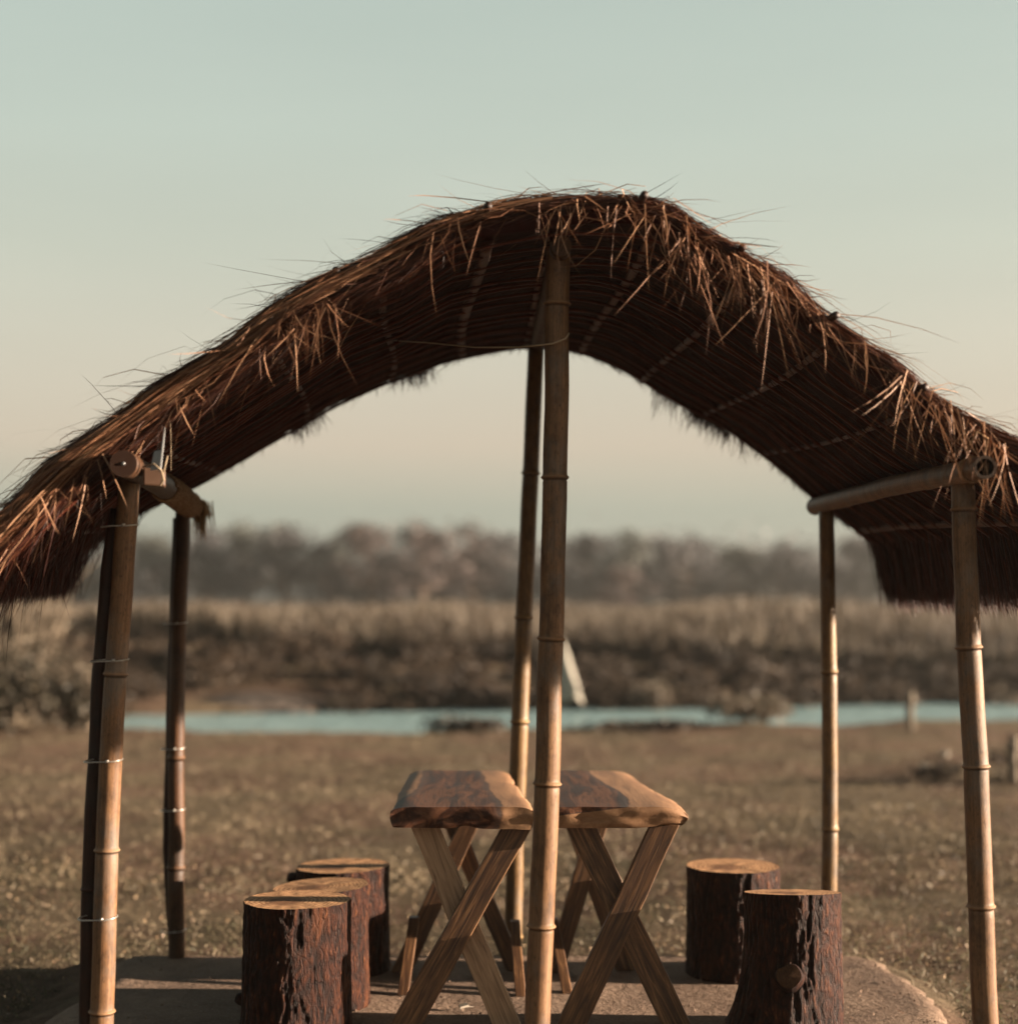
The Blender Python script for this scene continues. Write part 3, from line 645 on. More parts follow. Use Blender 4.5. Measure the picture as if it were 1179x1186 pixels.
# thatch shell
NV = 40; vs, uv = [], []; arc = np.r_[0, np.cumsum(np.linalg.norm(np.diff(FO, axis=0), axis=1))]
for dpt in (0.22, 1.0):
    for j in range(NV + 1):
        v = j / NV
        for i in range(NT):
            p = Vector(roof_pt(float(i) * .99999, v, dpt)); nn = nF[i] * (1 - v) + nR[i] * v
            w = noise.noise(Vector((p.x * 5, p.y * 5, dpt * 7))) * .014
            vs.append((p.x + nn[0] * w, p.y, p.z + nn[1] * w)); uv.append((arc[i], p.y))
M = (NV + 1) * NT; fs = []
for j in range(NV):
    for i in range(NT - 1):
        a = j * NT + i; fs.append((a, a + 1, a + NT + 1, a + NT)); fs.append((M + a, M + a + NT, M + a + NT + 1, M + a + 1))
for i in range(NT - 1):
    fs.append((i, M + i, M + i + 1, i + 1)); a = NV * NT + i; fs.append((a, a + 1, M + a + 1, M + a))
for j in range(NV):
    a = j * NT; fs.append((a, a + NT, M + a + NT, M + a)); a = j * NT + NT - 1; fs.append((a, M + a, M + a + NT, a + NT))
b = MB(); b.add(vs, fs, uv); roof = b.build('roof', THATCH, shelter, True)

# laths along the arch and purlins above them, on the underside
b = MB()
lath_y = []; y_ = YF + .06
while y_ < YR - .03: lath_y.append(y_); y_ += random.choice((.045, .12, .15, .19))
for y in lath_y:
    v = (y - YF) / (YR - YF); off = .013 + .005 * random.random(); pts = []
    for i in np.arange(1, NT - 1.5, 2.0):
        p = roof_pt(float(i), v, 1.0); k = int(i); nn = nF[k] * (1 - v) + nR[k] * v; wob = .006 * 2.2 * noise.noise(Vector((i * .12, y * 3, 0)))
        pts.append((p[0] - nn[0] * (off + wob), p[1] + .03 * noise.noise(Vector((i * .05, y * 7, 4))), p[2] - nn[1] * (off + wob)))
    b.tube(pts, .0062 + .004 * random.random(), 6, sq=.7)
b.build('lath', LATH, roof, True)
pur_i = [8, 22, 36, 48, 58, 66, 76, 88, 100, 112, 124, 133]
for i in pur_i:
    b = MB(); pts = []
    for v in np.linspace(.03, .985, 24):
        p = roof_pt(float(i) + .6 * math.sin(v * 5 + i), v, 1.0); nn = nF[i] * (1 - v) + nR[i] * v
        pts.append((p[0] - nn[0] * .002, p[1], p[2] - nn[1] * .002))
    b.tube(pts, .017 + .004 * math.sin(i), 8, sq=.7); b.build('purlin', PURLIN, roof, True)
# outer rods that hold the straw down; their cut ends poke out at the front
for i, ext in ((44, .05), (59, .07), (74, .07), (86, .05), (98, .08), (110, .05), (125, .09)):
    b = MB(); pts = [roof_pt(float(i), v, .12) for v in np.linspace(-ext / 2.5, 1.0, 12)]
    b.tube(pts, .0125, 9); b.build('thatch_rod', BAMBOO_DARK, roof, True)

# straw: fascia, upper skin, drooping strands, fringes
dn = np.sign(np.arange(NT) - (NT // 2)); dn[dn == 0] = 1      # downhill sense along the arch
def straw_on(N, irange, vrange, drange, llo, lhi, wlo, whi, spread, lift, sag, ybias=0.0, isel=None):
    i = irange[0] + (irange[1] - irange[0]) * RNG.random(N) if isel is None else isel(N)
    v = vrange[0] + (vrange[1] - vrange[0]) * RNG.random(N); d = drange[0] + (drange[1] - drange[0]) * RNG.random(N)
    base = roof_pt(i, v, d); k = np.clip(i.astype(int), 0, NT - 1)
    cl = np.array([noise.noise(Vector((a * .33, b * 3.0, 8))) for a, b in zip(i, v)]); base[:, 2] += .018 * cl
    T = (tF[k] * (1 - v[:, None]) + tR[k] * v[:, None]); Nn = (nF[k] * (1 - v[:, None]) + nR[k] * v[:, None])
    s = np.where(k >= NT // 2, 1.0, -1.0)[:, None]; near = np.abs(k - NT // 2) < 9
    s = np.where(near[:, None], np.where(RNG.random((N, 1)) < .5 + (k - NT // 2)[:, None] / 18.0, 1.0, -1.0), s)
    L = llo + (lhi - llo) * RNG.random(N); step = s[:, 0] * L / .0315
    def along(f):
        q = i + step * f; over = np.clip(q - (NT - 1.01), 0, None) + np.clip(q, None, 0); p = roof_pt(np.clip(q, 0, NT - 1.01), v, d)
        p[:, 0] += T[:, 0] * over * .0315; p[:, 2] += T[:, 1] * over * .0315; p[:, 2] += .018 * cl; return p
    up = np.zeros((N, 3)); up[:, 0] = Nn[:, 0]; up[:, 2] = Nn[:, 1]
    tip = along(1.0) + (RNG.normal(size=(N, 3)) * spread + up * lift * RNG.normal(size=(N, 1))) * L[:, None]
    mid = along(.5) + (RNG.normal(size=(N, 3)) * spread * .35) * L[:, None] + (tip - along(1.0)) * .4
    tip[:, 1] -= ybias * np.abs(RNG.normal(size=N)) * L; tip[:, 2] -= np.abs(RNG.normal(size=N)) * sag * L
    a_ = 4 * mid - 3 * base - tip; c_ = 2 * tip + 2 * base - 4 * mid; La = np.linalg.norm(a_, axis=1)
    return blades(base, a_ / La[:, None], La, wlo + (whi - wlo) * RNG.random(N), c_)
LEFT, RIGHT = (0, 58), (54, NT - 1)
parts = [straw_on(11000, LEFT, (-.012, .05), (.08, .95), .14, .4, .002, .004, .05, .03, .05, .03),
         straw_on(1500, LEFT, (-.012, .05), (.2, 1.0), .06, .2, .0016, .003, .35, .1, .3, .05),
         straw_on(7000, RIGHT, (-.012, .04), (.1, .55), .08, .26, .002, .0038, .07, .04, .10, .04),
         straw_on(30000, (0, NT - 1), (.0, .6), (.02, .35), .10, .3, .0022, .004, .06, .05, .02),
         straw_on(10000, (0, NT - 1), (.6, 1.0), (.02, .35), .12, .3, .003, .005, .06, .05, .02),
         straw_on(3400, (0, NT - 1), (-.01, .3), (-.02, .25), .05, .14, .0013, .0024, .42, .3, .12),
         straw_on(170, (0, NT - 1), (-.01, .2), (.0, .2), .1, .2, .0014, .0022, .35, .5, .2),
         straw_on(4000, (0, NT - 1), (.97, 1.005), (.1, .95), .08, .22, .003, .005, .09, .05, .15)]
blade_mesh('straw', parts, STRAW, roof)
# underside straw, hanging a little between the laths; roof shade put into its dark red
blade_mesh('underside_straw', [straw_on(11000, (0, NT - 1), (.02, .98), (.93, 1.02), .1, .3, .002, .004, .07, .03, .05)], STRAW_RED, roof)
# bundles along the left front edge; sunlit look put into their pale straw colour
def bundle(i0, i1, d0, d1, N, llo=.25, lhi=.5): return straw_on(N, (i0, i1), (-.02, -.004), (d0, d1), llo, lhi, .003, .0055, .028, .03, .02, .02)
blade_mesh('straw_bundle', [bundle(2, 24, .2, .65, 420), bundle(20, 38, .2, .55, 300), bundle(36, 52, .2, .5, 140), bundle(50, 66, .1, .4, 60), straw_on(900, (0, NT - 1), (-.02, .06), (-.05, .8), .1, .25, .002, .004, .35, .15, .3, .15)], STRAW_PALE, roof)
# long strands drooping over the front edge
def droop(px0, px1, py0, py1, N, llo, lhi, lean, w=(.002, .0042)):
    x = px0 + (px1 - px0) * RNG.random(N); 
    t = (x - px0) / max(1, px1 - px0); yv = py0 + (py1 - py0) * t + RNG.normal(size=N) * 8
    base = np.array([at(a, q, YF - .02 - .05 * RNG.random()) for a, q in zip(x, yv)])
    d = np.stack([RNG.normal(size=N) * .35 + lean, -.25 * np.abs(RNG.normal(size=N)) - .1, -.75 + .35 * RNG.normal(size=N)], 1); d /= np.linalg.norm(d, axis=1, keepdims=True)
    L = llo + (lhi - llo) * RNG.random(N) ** 1.5; bend = np.stack([RNG.normal(size=N) * .3, np.zeros(N), -.35 * np.abs(RNG.normal(size=N))], 1) * L[:, None]
    return blades(base, d, L, w[0] + (w[1] - w[0]) * RNG.random(N), bend)
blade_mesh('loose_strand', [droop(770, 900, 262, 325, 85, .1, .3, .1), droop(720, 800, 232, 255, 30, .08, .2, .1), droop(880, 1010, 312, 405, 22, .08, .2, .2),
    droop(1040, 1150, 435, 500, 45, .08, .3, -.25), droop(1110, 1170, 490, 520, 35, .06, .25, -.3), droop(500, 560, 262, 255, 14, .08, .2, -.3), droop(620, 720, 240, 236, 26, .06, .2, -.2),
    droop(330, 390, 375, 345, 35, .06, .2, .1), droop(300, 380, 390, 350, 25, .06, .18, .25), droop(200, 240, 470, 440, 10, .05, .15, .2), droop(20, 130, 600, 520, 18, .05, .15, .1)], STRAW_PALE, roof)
# tufts hanging from the rear edge
RIM_PX = np.array([(W_PX / 2 + p[0] / YR * F_PX) for p in RI])
def tuft(px0, px1, N, llo, lhi, wd=(.003, .006)):
    t = RNG.random(N); ii = np.interp(px0 + (px1 - px0) * t, RIM_PX, np.arange(NT)); base = roof_pt(ii, .97 + .03 * RNG.random(N), .75 + .2 * RNG.random(N))
    d = np.stack([RNG.normal(size=N) * .3, RNG.normal(size=N) * .15, -np.ones(N)], 1); d /= np.linalg.norm(d, axis=1, keepdims=True)
    L = llo + (lhi - llo) * RNG.random(N) ** 1.4
    return blades(base, d, L, wd[0] + (wd[1] - wd[0]) * RNG.random(N), np.stack([RNG.normal(size=N) * .2, np.zeros(N), -.1 * np.ones(N)], 1) * L[:, None])
blade_mesh('rear_tuft', [tuft(340, 375, 110, .05, .12), tuft(455, 500, 150, .05, .12), tuft(755, 860, 240, .04, .15), tuft(800, 845, 200, .05, .1),
    tuft(180, 500, 260, .02, .07), tuft(500, 900, 260, .02, .06), tuft(860, 1020, 140, .02, .07)], STRAW, roof)
# fringes hanging from both eaves
def fringe(side, N, drop):
    v = RNG.random(N); i = np.full(N, 0.0 if side < 0 else NT - 1.01) + (RNG.random(N) * 4) * (1 if side < 0 else -1)
    base = roof_pt(i, v, RNG.random(N)); D = np.stack([side * (.12 + .3 * RNG.random(N)), RNG.normal(size=N) * .07, -np.ones(N)], 1); D /= np.linalg.norm(D, axis=1, keepdims=True)
    end = drop + .018 * np.array([noise.noise(Vector((q * 14, side, 0))) for q in v]) + .02 * RNG.normal(size=N)
    L = np.maximum(.05, (base[:, 2] - end) / -D[:, 2]); return blades(base, D, L, .003 + .003 * RNG.random(N), RNG.normal(size=(N, 3)) * .012)
blade_mesh('eave_fringe', [fringe(1, 9000, 1.545)], STRAW_RED, roof)
blade_mesh('eave_fringe', [fringe(-1, 7000, 1.60), straw_on(3000, (0, 14), (0, 1), (.6, 1.05), .1, .25, .003, .005, .25, .2, .3)], STRAW_RED, roof)

# poles
def pole(path, Y0, Y1, r0, r1, nodes, mat, ties=(), name='pole', parent=shelter, wob=.004, zbot=None, dY=0):
    """path: photo pixels from the top down; straight in depth from Y0 (foot) to Y1 (top)"""
    P = [(a, q) for a, q in path]; top, bot = P[0], P[-1]; K = []
    ys = sorted(set([q for _, q in P] + list(np.linspace(top[1], bot[1], 40)) + [n + d for n in nodes for d in (-5, -2.2, -1, 0, 1, 1.8, 2.6, 3.4, 5)]))
    ys = [q for q in ys if top[1] <= q <= bot[1]]; pts, rad, nd = [], [], []
    for q in ys:
        a = np.interp(q, [k[1] for k in P], [k[0] for k in P]); t = (q - top[1]) / (bot[1] - top[1]); Y = Y1 + (Y0 - Y1) * t
        p = at(a, q, Y); p.x += wob * noise.noise(Vector((q * .012, top[0], 0))); pts.append(p)
        r = (r1 + (r0 - r1) * t); g = 0; line = 0
        for n in nodes:
            dd = q - n
            if abs(dd) < 7: g = max(g, math.exp(-(dd / 1.8) ** 2) * .16); line = line + math.exp(-((dd + .8) / 1.3) ** 2) - math.exp(-((dd - 2.6) / 1.1) ** 2)
            if 0 < dd < 4.5: g -= .05 * math.exp(-((dd - 3.2) / 1.0) ** 2)
        rad.append(r * (1 + g + .02 * noise.noise(Vector((q * .02, top[0], 5))))); nd.append(line)
    bld = MB(); n_ = 22; bld.tube(pts, rad, n_); bld.at = [nd[i // n_] for i in range(len(nd) * n_)]
    o = bld.build(name, mat, parent, True, 'nd')
    for q in ties:
        a = np.interp(q, [k[1] for k in P], [k[0] for k in P]); t = (q - top[1]) / (bot[1] - top[1]); Y = Y1 + (Y0 - Y1) * t; p = at(a, q, Y); r = r1 + (r0 - r1) * t
        yield_tie(o, p, r, dY)
    return o
def yield_tie(parent, p, r, extra):
    b = MB(); pts = []
    for k in range(33):
        t = 2 * math.pi * k / 32; q = Vector((math.cos(t) * (r * 1.06), math.sin(t) * (r * 1.06), .004 * math.sin(t + 1)))
        if extra and q.x < 0: q.x -= extra
        pts.append(p + q)
    b.tube(pts, .0026, 6, caps=False); kx = -.006; b.tube([p + Vector((kx, -r * 1.07, -.004)), p + Vector((kx + .004, -r * 1.17, .002)), p + Vector((kx + .01, -r * 1.08, .004))], [.003, .0045, .003], 6)
    b.build('wire_tie', WIRE, parent, True)

# front row
pole([(646, 262), (645, 400), (643, 560), (638, 740), (634, 900), (628, 1050), (622, 1186), (619, 1290)], 5.10, 5.10, .0415, .040, [352, 553, 740, 908, 1073, 1215], BAMBOO)
pole([(150, 556), (146, 620), (140, 700), (134, 780), (128, 880), (124, 985), (121, 1080), (118, 1175), (115, 1290)], 5.10, 5.10, .038, .035, [781, 985, 1172], BAMBOO, ties=(609, 765, 881, 1063), dY=.045)
pole([(1115, 552), (1117, 620), (1122, 750), (1130, 890), (1136, 1050), (1141, 1186), (1144, 1290)], 5.10, 5.10, .0415, .0385, [590, 750, 888, 1050], BAMBOO)
# rear row
pole([(621, 398), (618, 470), (612, 600), (607, 715), (602, 835), (597, 960), (594, 1086), (592, 1124)], 7.05, 7.10, .040, .037, [548, 715, 836, 1085], BAMBOO_GOLD)
pole([(212, 592), (208, 700), (205, 800), (204, 900), (204, 1005), (205, 1125)], 7.05, 7.05, .037, .034, [878, 1005], BAMBOO_BROWN, ties=(722, 867, 938, 1078), dY=.03)
pole([(957, 588), (959, 700), (961, 850), (961, 960), (960, 1124)], 7.05, 7.05, .035, .034, [778, 960], BAMBOO_GOLD)
# dark slats strapped behind the two left poles
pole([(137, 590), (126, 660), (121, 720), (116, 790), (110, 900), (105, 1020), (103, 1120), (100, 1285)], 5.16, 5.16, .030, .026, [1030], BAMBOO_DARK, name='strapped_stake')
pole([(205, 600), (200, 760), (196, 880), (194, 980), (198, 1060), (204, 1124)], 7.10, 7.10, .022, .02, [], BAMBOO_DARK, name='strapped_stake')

# left beam: a round log with a sawn end and rope
def beam(A, B, rA, rB, mat, name, nodes=0, hollow=False, parent=shelter):
    b = MB(); A, B = Vector(A), Vector(B); pts, rad = [], []
    for k in range(41):
        t = k / 40; p = A.lerp(B, t); p.z += .012 * math.sin(t * 3.1) + .004 * noise.noise(Vector((t * 9, A.x, 0))); pts.append(p); r = rA + (rB - rA) * t
        if nodes: r *= 1 + .07 * max(math.exp(-((t - (n + .5) / nodes) / .012) ** 2) for n in range(nodes))
        rad.append(r)
    b.tube(pts, rad, 24, caps=not hollow); T = (pts[0] - pts[1]).normalized()
    o = b.build(name, mat, parent, False if not hollow else True, 'nd')
    if not hollow: 
        for p in o.data.polygons: p.use_smooth = len(p.vertices) == 4
    return o, pts, rad, T
bl, pts, rad, T = beam(at(143, 537, 4.74), at(224, 589, 7.2), .041, .047, BAMBOO_BROWN, 'beam')
b = MB(); c0 = pts[0] + T * .004; ref = Vector((1, 0, 0)); a1 = (ref - T * ref.dot(T)).normalized(); a2 = T.cross(a1); vs, uv = [c0], [(0, 0)]
for r in (.25, .5, .75, 1.0):
    for k in range(24):
        t = 2 * math.pi * k / 24; vs.append(c0 + (a1 * math.cos(t) + a2 * math.sin(t)) * rad[0] * r * .985); uv.append((math.cos(t) * r, math.sin(t) * r))
fs = [(0, 1 + k, 1 + (k + 1) % 24) for k in range(24)] + [(1 + r * 24 + k, 1 + (r + 1) * 24 + k, 1 + (r + 1) * 24 + (k + 1) % 24, 1 + r * 24 + (k + 1) % 24) for r in range(3) for k in range(24)]
b.add(vs, fs, uv); b.build('sawn_end', SHADED_END, bl)
b = MB(); b.tube([c0 + T * .0005, c0 + T * .003, c0 + T * .004], [.006, .005, .002], 10); b.build('nail_head', STEEL, bl, True)
b = MB()   # rope wound round the far half of the log and its hanging tail
hel = []
for q in np.linspace(0, 17 * 2 * math.pi, 300):
    kf = 19 + 18 * q / (17 * 2 * math.pi); k = int(kf); p = pts[k].lerp(pts[k + 1], kf - k); hel.append(p + (a1 * math.cos(q) + a2 * math.sin(q)) * (rad[k] + .005))
b.tube(hel, .0085, 6)
b.build('rope', JUTE, bl, True)
N = 160; e = pts[-1]; base = np.array(e)[None] + np.stack([RNG.normal(size=N) * .02 + .035, RNG.normal(size=N) * .03 - .02, .03 * RNG.random(N) + .01], 1)
blade_mesh('rope_tail', [blades(base, np.tile([[.08, 0, -1.0]], (N, 1)) + RNG.normal(size=(N, 3)) * .06, .07 + .11 * RNG.random(N), .006, RNG.normal(size=(N, 3)) * .01)], m_straw('jute_strand', (.12, .06, .02), (.26, .15, .05), (.34, .22, .1)), bl)
# wedge block and bracket between the log and the roof
b = MB(); c = at(179, 554, 4.9); b.box(c, Vector((.033, .01, -.002)), Vector((-.01, .05, 0)), Vector((0, 0, .028))); b.build('wedge_block', PLANK, shelter, bevel=.006)
b = MB(); c = at(181, 533, 4.80); b.box(c, Vector((.012, 0, .002)), Vector((0, .003, 0)), Vector((.006, 0, .03))); b.tube([c + Vector((.012, -.006, -.035)), c + Vector((.02, -.006, .04)), c + Vector((.026, -.004, .1))], [.005, .004, .002], 8)
b.build('bracket', STEEL, shelter)
b = MB(); b.tube([at(165, 541, 4.80), at(178, 537, 4.78), at(187, 545, 4.79), at(190, 556, 4.8), at(186, 563, 4.82), at(194, 528, 4.8)], .0028, 6)
b.build('tie_string', STRING, shelter, True); b = MB(); b.tube([at(197, 480, 4.84), at(198, 512, 4.85), at(198, 545, 4.86)], .0012, 5); b.build('tie_string', STRING, shelter, True)

# right beam: hollow bamboo
br, pts, rad, T = beam(at(1141, 542, 4.76), at(944, 587, 7.24), .036, .038, BAMBOO, 'beam', 6, True)
a1 = (ref - T * ref.dot(T)).normalized(); a2 = T.cross(a1); b = MB(); vs = []
for (r, dpt) in ((1.0, 0), (.74, -.002)):
    for k in range(24):
        t = 2 * math.pi * k / 24; vs.append(pts[0] - T * dpt + T * .002 * (1 if dpt == 0 else 0) + (a1 * math.cos(t) + a2 * math.sin(t)) * rad[0] * r * .995)
b.add(vs, [(k, 24 + k, 24 + (k + 1) % 24, (k + 1) % 24) for k in range(24)]); oe = b.build('open_end', BAMBOO_BROWN, br, False, 'nd')
b = MB(); b.tube([pts[0] + T * .0005, pts[0] - T * .06, pts[0] - T * .12], [rad[0] * .738, rad[0] * .72, rad[0] * .70], 24, caps=False); b.v.append(tuple(pts[0] - T * .12)); b.uv.append((0, 0)); b.at.append(0.0)
b.f += [(48 + k, 48 + (k + 1) % 24, 72) for k in range(24)]; b.build('hollow', HOLLOW, br)
b = MB(); b.tube([pts[-1], pts[-1] - T * .012], [rad[-1] * 1.08, rad[-1] * .8], 18); b.build('end_knot', BAMBOO_BROWN, br, True, 'nd')
b = MB()
hel = [pts[2] + (a1 * math.cos(t) + a2 * math.sin(t)) * (rad[2] + .004) + T * (.012 * t / 6.28 - .02) for t in np.linspace(0, 18.8, 60)]
b.tube(hel + [hel[-1] + Vector((-.01, -.01, .04)), pts[1] + Vector((.02, -.03, .09)), pts[1] + Vector((-.015, -.04, .11)), pts[1] + Vector((-.05, -.04, .05))], .0035, 6); b.build('lashing', JUTE, br, True)
# ridge beam
rb, pts, rad, T = beam(at(650, 284, 4.97), at(622, 402, 7.2), .034, .034, BAMBOO_BROWN, 'beam', 6)
# wire looped round the front centre pole
b = MB(); w = [at(659, 386, 5.05), at(655, 392, 5.04), at(640, 398, 5.04), at(600, 402, 5.2), at(550, 402, 5.5), at(500, 397, 5.8), at(440, 393, 6.2)]; b.tube(w, .003, 6); b.build('wire', LOOPWIRE, shelter, True)

# ------------------------------------------------------------------ tables
HT = .83
def table(name, label, Lpx_f, Lpx_r, Rpx_f, Rpx_r, mirror, seed, legs, braces):
    Yf, Yr = 5.70, 6.95; X = lambda px, Y: (px - W_PX / 2) / F_PX * Y * 1.0
    lf, lr, rf, rr = X(Lpx_f, Yf), X(Lpx_r, Yr), X(Rpx_f, Yf), X(Rpx_r, Yr)
    root = tag(empty(name, ((lf + rf) / 2, (Yf + Yr) / 2, 0)), label, 'table')
    nu, nv, nz = 60, 60, 7; THK = .078; vs, hv = [], []
    def edge(v, s):
        w = .016 * noise.noise(Vector((v * 3.2, s * 7, seed))) + .007 * noise.noise(Vector((v * 11, s * 7, seed)))
        if s: w += (.022 * math.sin(min(1, v * 1.7) * math.pi) if mirror else -.0)
        return (lf + (lr - lf) * v + w) if s == 0 else (rf + (rr - rf) * v + w)
    def heart(u, v, zt):
        if not mirror:
            l = .13 + .17 * sst(.05, .0, v) * -1 + .10 * sst(.0, .25, v) - .12; l = max(l, -.2) + .04
            lo, hi = (-.05 + .19 * sst(.04, .45, v)), .78 - .07 * v + .05 * noise.noise(Vector((v * 2, 1, seed)))
            return .5 + min(u - lo, hi - u) * 1.6
        hi = .60 + .03 * math.sin(v * 5) - .03 * v; d = hi - u
        front = (1 - sst(0, .02, v)); d -= front * zt * .55 * (1.1 - u * .4) * 2.2 * max(0, 1)
        return .5 + d * 1.6
    for k in range(nz + 1):
        zt = k / nz                                        # 0 top .. 1 bottom
        inset = .010 * (1 - math.sin(math.pi * min(1, max(0, zt * .9 + .12)))) + (.03 * zt ** 2 if mirror else .006 * zt)
        for j in range(nv + 1):
            v = j / nv
            for i in range(nu + 1):
                u = i / nu; l, r = edge(v, 0), edge(v, 1); x = l + inset + (r - l - 2 * inset) * u
                ed = min(i, nu - i) == 0 or j in (0, nv)
                y = Yf + (Yr - Yf) * v; fr_in = inset * .5
                if j == 0: y += fr_in + .012 * noise.noise(Vector((x * 9, zt * 3, seed))) + (.02 * (u ** 8) if mirror else 0)
                if j == nv: y -= fr_in
                z = HT - THK * zt
                z += (.004 * noise.noise(Vector((x * 5, y * 3, seed))) - .014 * (abs(u - .5) * 2) ** 10) * (1 - zt)
                if mirror and k == nz: z += .022 * max(0, (u - .6) / .4) ** 2
                if mirror: z -= .016 * max(0, (u - .75) / .25) ** 2 * (1 - zt)
                if not mirror and k == nz: z += .010 * math.exp(-((u - .53) / .07) ** 2) * (1 if v < .1 else 0) - .008 * (u - .5)
                vs.append((x, y, z)); hv.append(heart(u, v, zt))
    idx = lambda k, j, i: (k * (nv + 1) + j) * (nu + 1) + i; fs = []
    for j in range(nv):
        for i in range(nu):
            fs.append((idx(0, j, i), idx(0, j, i + 1), idx(0, j + 1, i + 1), idx(0, j + 1, i))); fs.append((idx(nz, j, i), idx(nz, j + 1, i), idx(nz, j + 1, i + 1), idx(nz, j, i + 1)))
    for k in range(nz):
        for i in range(nu):
            fs.append((idx(k, 0, i), idx(k + 1, 0, i), idx(k + 1, 0, i + 1), idx(k, 0, i + 1))); fs.append((idx(k, nv, i), idx(k, nv, i + 1), idx(k + 1, nv, i + 1), idx(k + 1, nv, i)))
        for j in range(nv):
            fs.append((idx(k, j, 0), idx(k, j + 1, 0), idx(k + 1, j + 1, 0), idx(k + 1, j, 0))); fs.append((idx(k, j, nu), idx(k + 1, j, nu), idx(k + 1, j + 1, nu), idx(k, j + 1, nu)))
    used = sorted({i for f in fs for i in f}); mp = {a: q for q, a in enumerate(used)}
    b = MB(); b.add([vs[i] for i in used], [tuple(mp[i] for i in f) for f in fs], None, [hv[i] for i in used])
    o = b.build('tabletop', SLABWOOD, root, True, 'heart'); sm = o.modifiers.new('edges', 'EDGE_SPLIT'); sm.split_angle = math.radians(50)
    for (tx, bx, Y, wd, th, mat, lab) in legs:
        A = Vector((X(tx, Y), Y, HT - THK + .004)); B = Vector((X(bx, Y), Y, .0)); plank(root, 'leg', A, B, wd, th, mat, lab)
    for (A, B, wd, th, mat) in braces: plank(root, 'brace', Vector(A), Vector(B), wd, th, mat, None)
    return root
def plank(root, name, A, B, wd, th, mat, lab, yax=None):
    """board with both ends cut level: A upper end, B lower end; width seen from the front"""
    d = (B - A); ax = Vector((1, 0, 0)); hw = wd / 2 / (max(.35, abs(d.normalized().z)) if abs(d.x) > abs(d.y) else 1); ty = Vector((0, th / 2, 0)); vs, uv, fs = [], [], []; n = 14
    for k in range(n + 1):
        t = k / n; p = A.lerp(B, t); w = hw * (1 + .05 * noise.noise(Vector((t * 3, A.x * 9, A.y)))); L = d.length * t; sh = .003 * noise.noise(Vector((t * 4, A.x * 5, 3)))
        for q, (s, y) in enumerate(((-1, -1), (1, -1), (1, 1), (-1, 1))):
            vs.append(p + ax * (s * w + sh) + ty * y); uv.append(((0, wd, wd + th, 2 * wd + th)[q] * 1.0 + A.x * 3, L + A.y))
    fs = [(k * 4 + q, (k + 1) * 4 + q, (k + 1) * 4 + (q + 1) % 4, k * 4 + (q + 1) % 4) for k in range(n) for q in range(4)] + [(0, 1, 2, 3), (n * 4 + 3, n * 4 + 2, n * 4 + 1, n * 4)]
    b = MB(); b.add(vs, fs, uv); o = b.build(name, mat, root, False, bevel=.004)
    if lab: o['label'] = lab
    return o
# X px of leg centres at the underside of the top / at the ground
table('picnic_table', 'narrow crossed-leg wooden table with dark middle and two pale rims, left of the centre pole', 452, 474, 619, 590, False, 3,
      [(491, 590, 5.835, .098, .036, PLANK_PALE, 'pale weathered leg board'), (600, 466, 5.795, .098, .036, PLANK, None),
       (509, 597, 6.80, .075, .034, PLANK, None), (560, 467, 6.76, .08, .034, PLANK, None)],
      [((-.40, 6.72, .24), (-.425, 6.38, .0), .045, .05, PLANK), ((.025, 6.74, .22), (.045, 6.36, .0), .042, .05, PLANK)])
table('picnic_table', 'narrow crossed-leg wooden table with a rounded pale right rim, right of the centre pole', 627, 620, 797, 733, True, 8,
      [(670, 784, 5.835, .098, .036, PLANK, None), (768, 656, 5.795, .098, .036, PLANK, None),
       (652, 722, 6.80, .078, .034, PLANK, None), (702, 641, 6.76, .08, .034, PLANK, None)],
      [((.185, 6.74, .23), (.235, 6.40, .0), .042, .05, PLANK)])

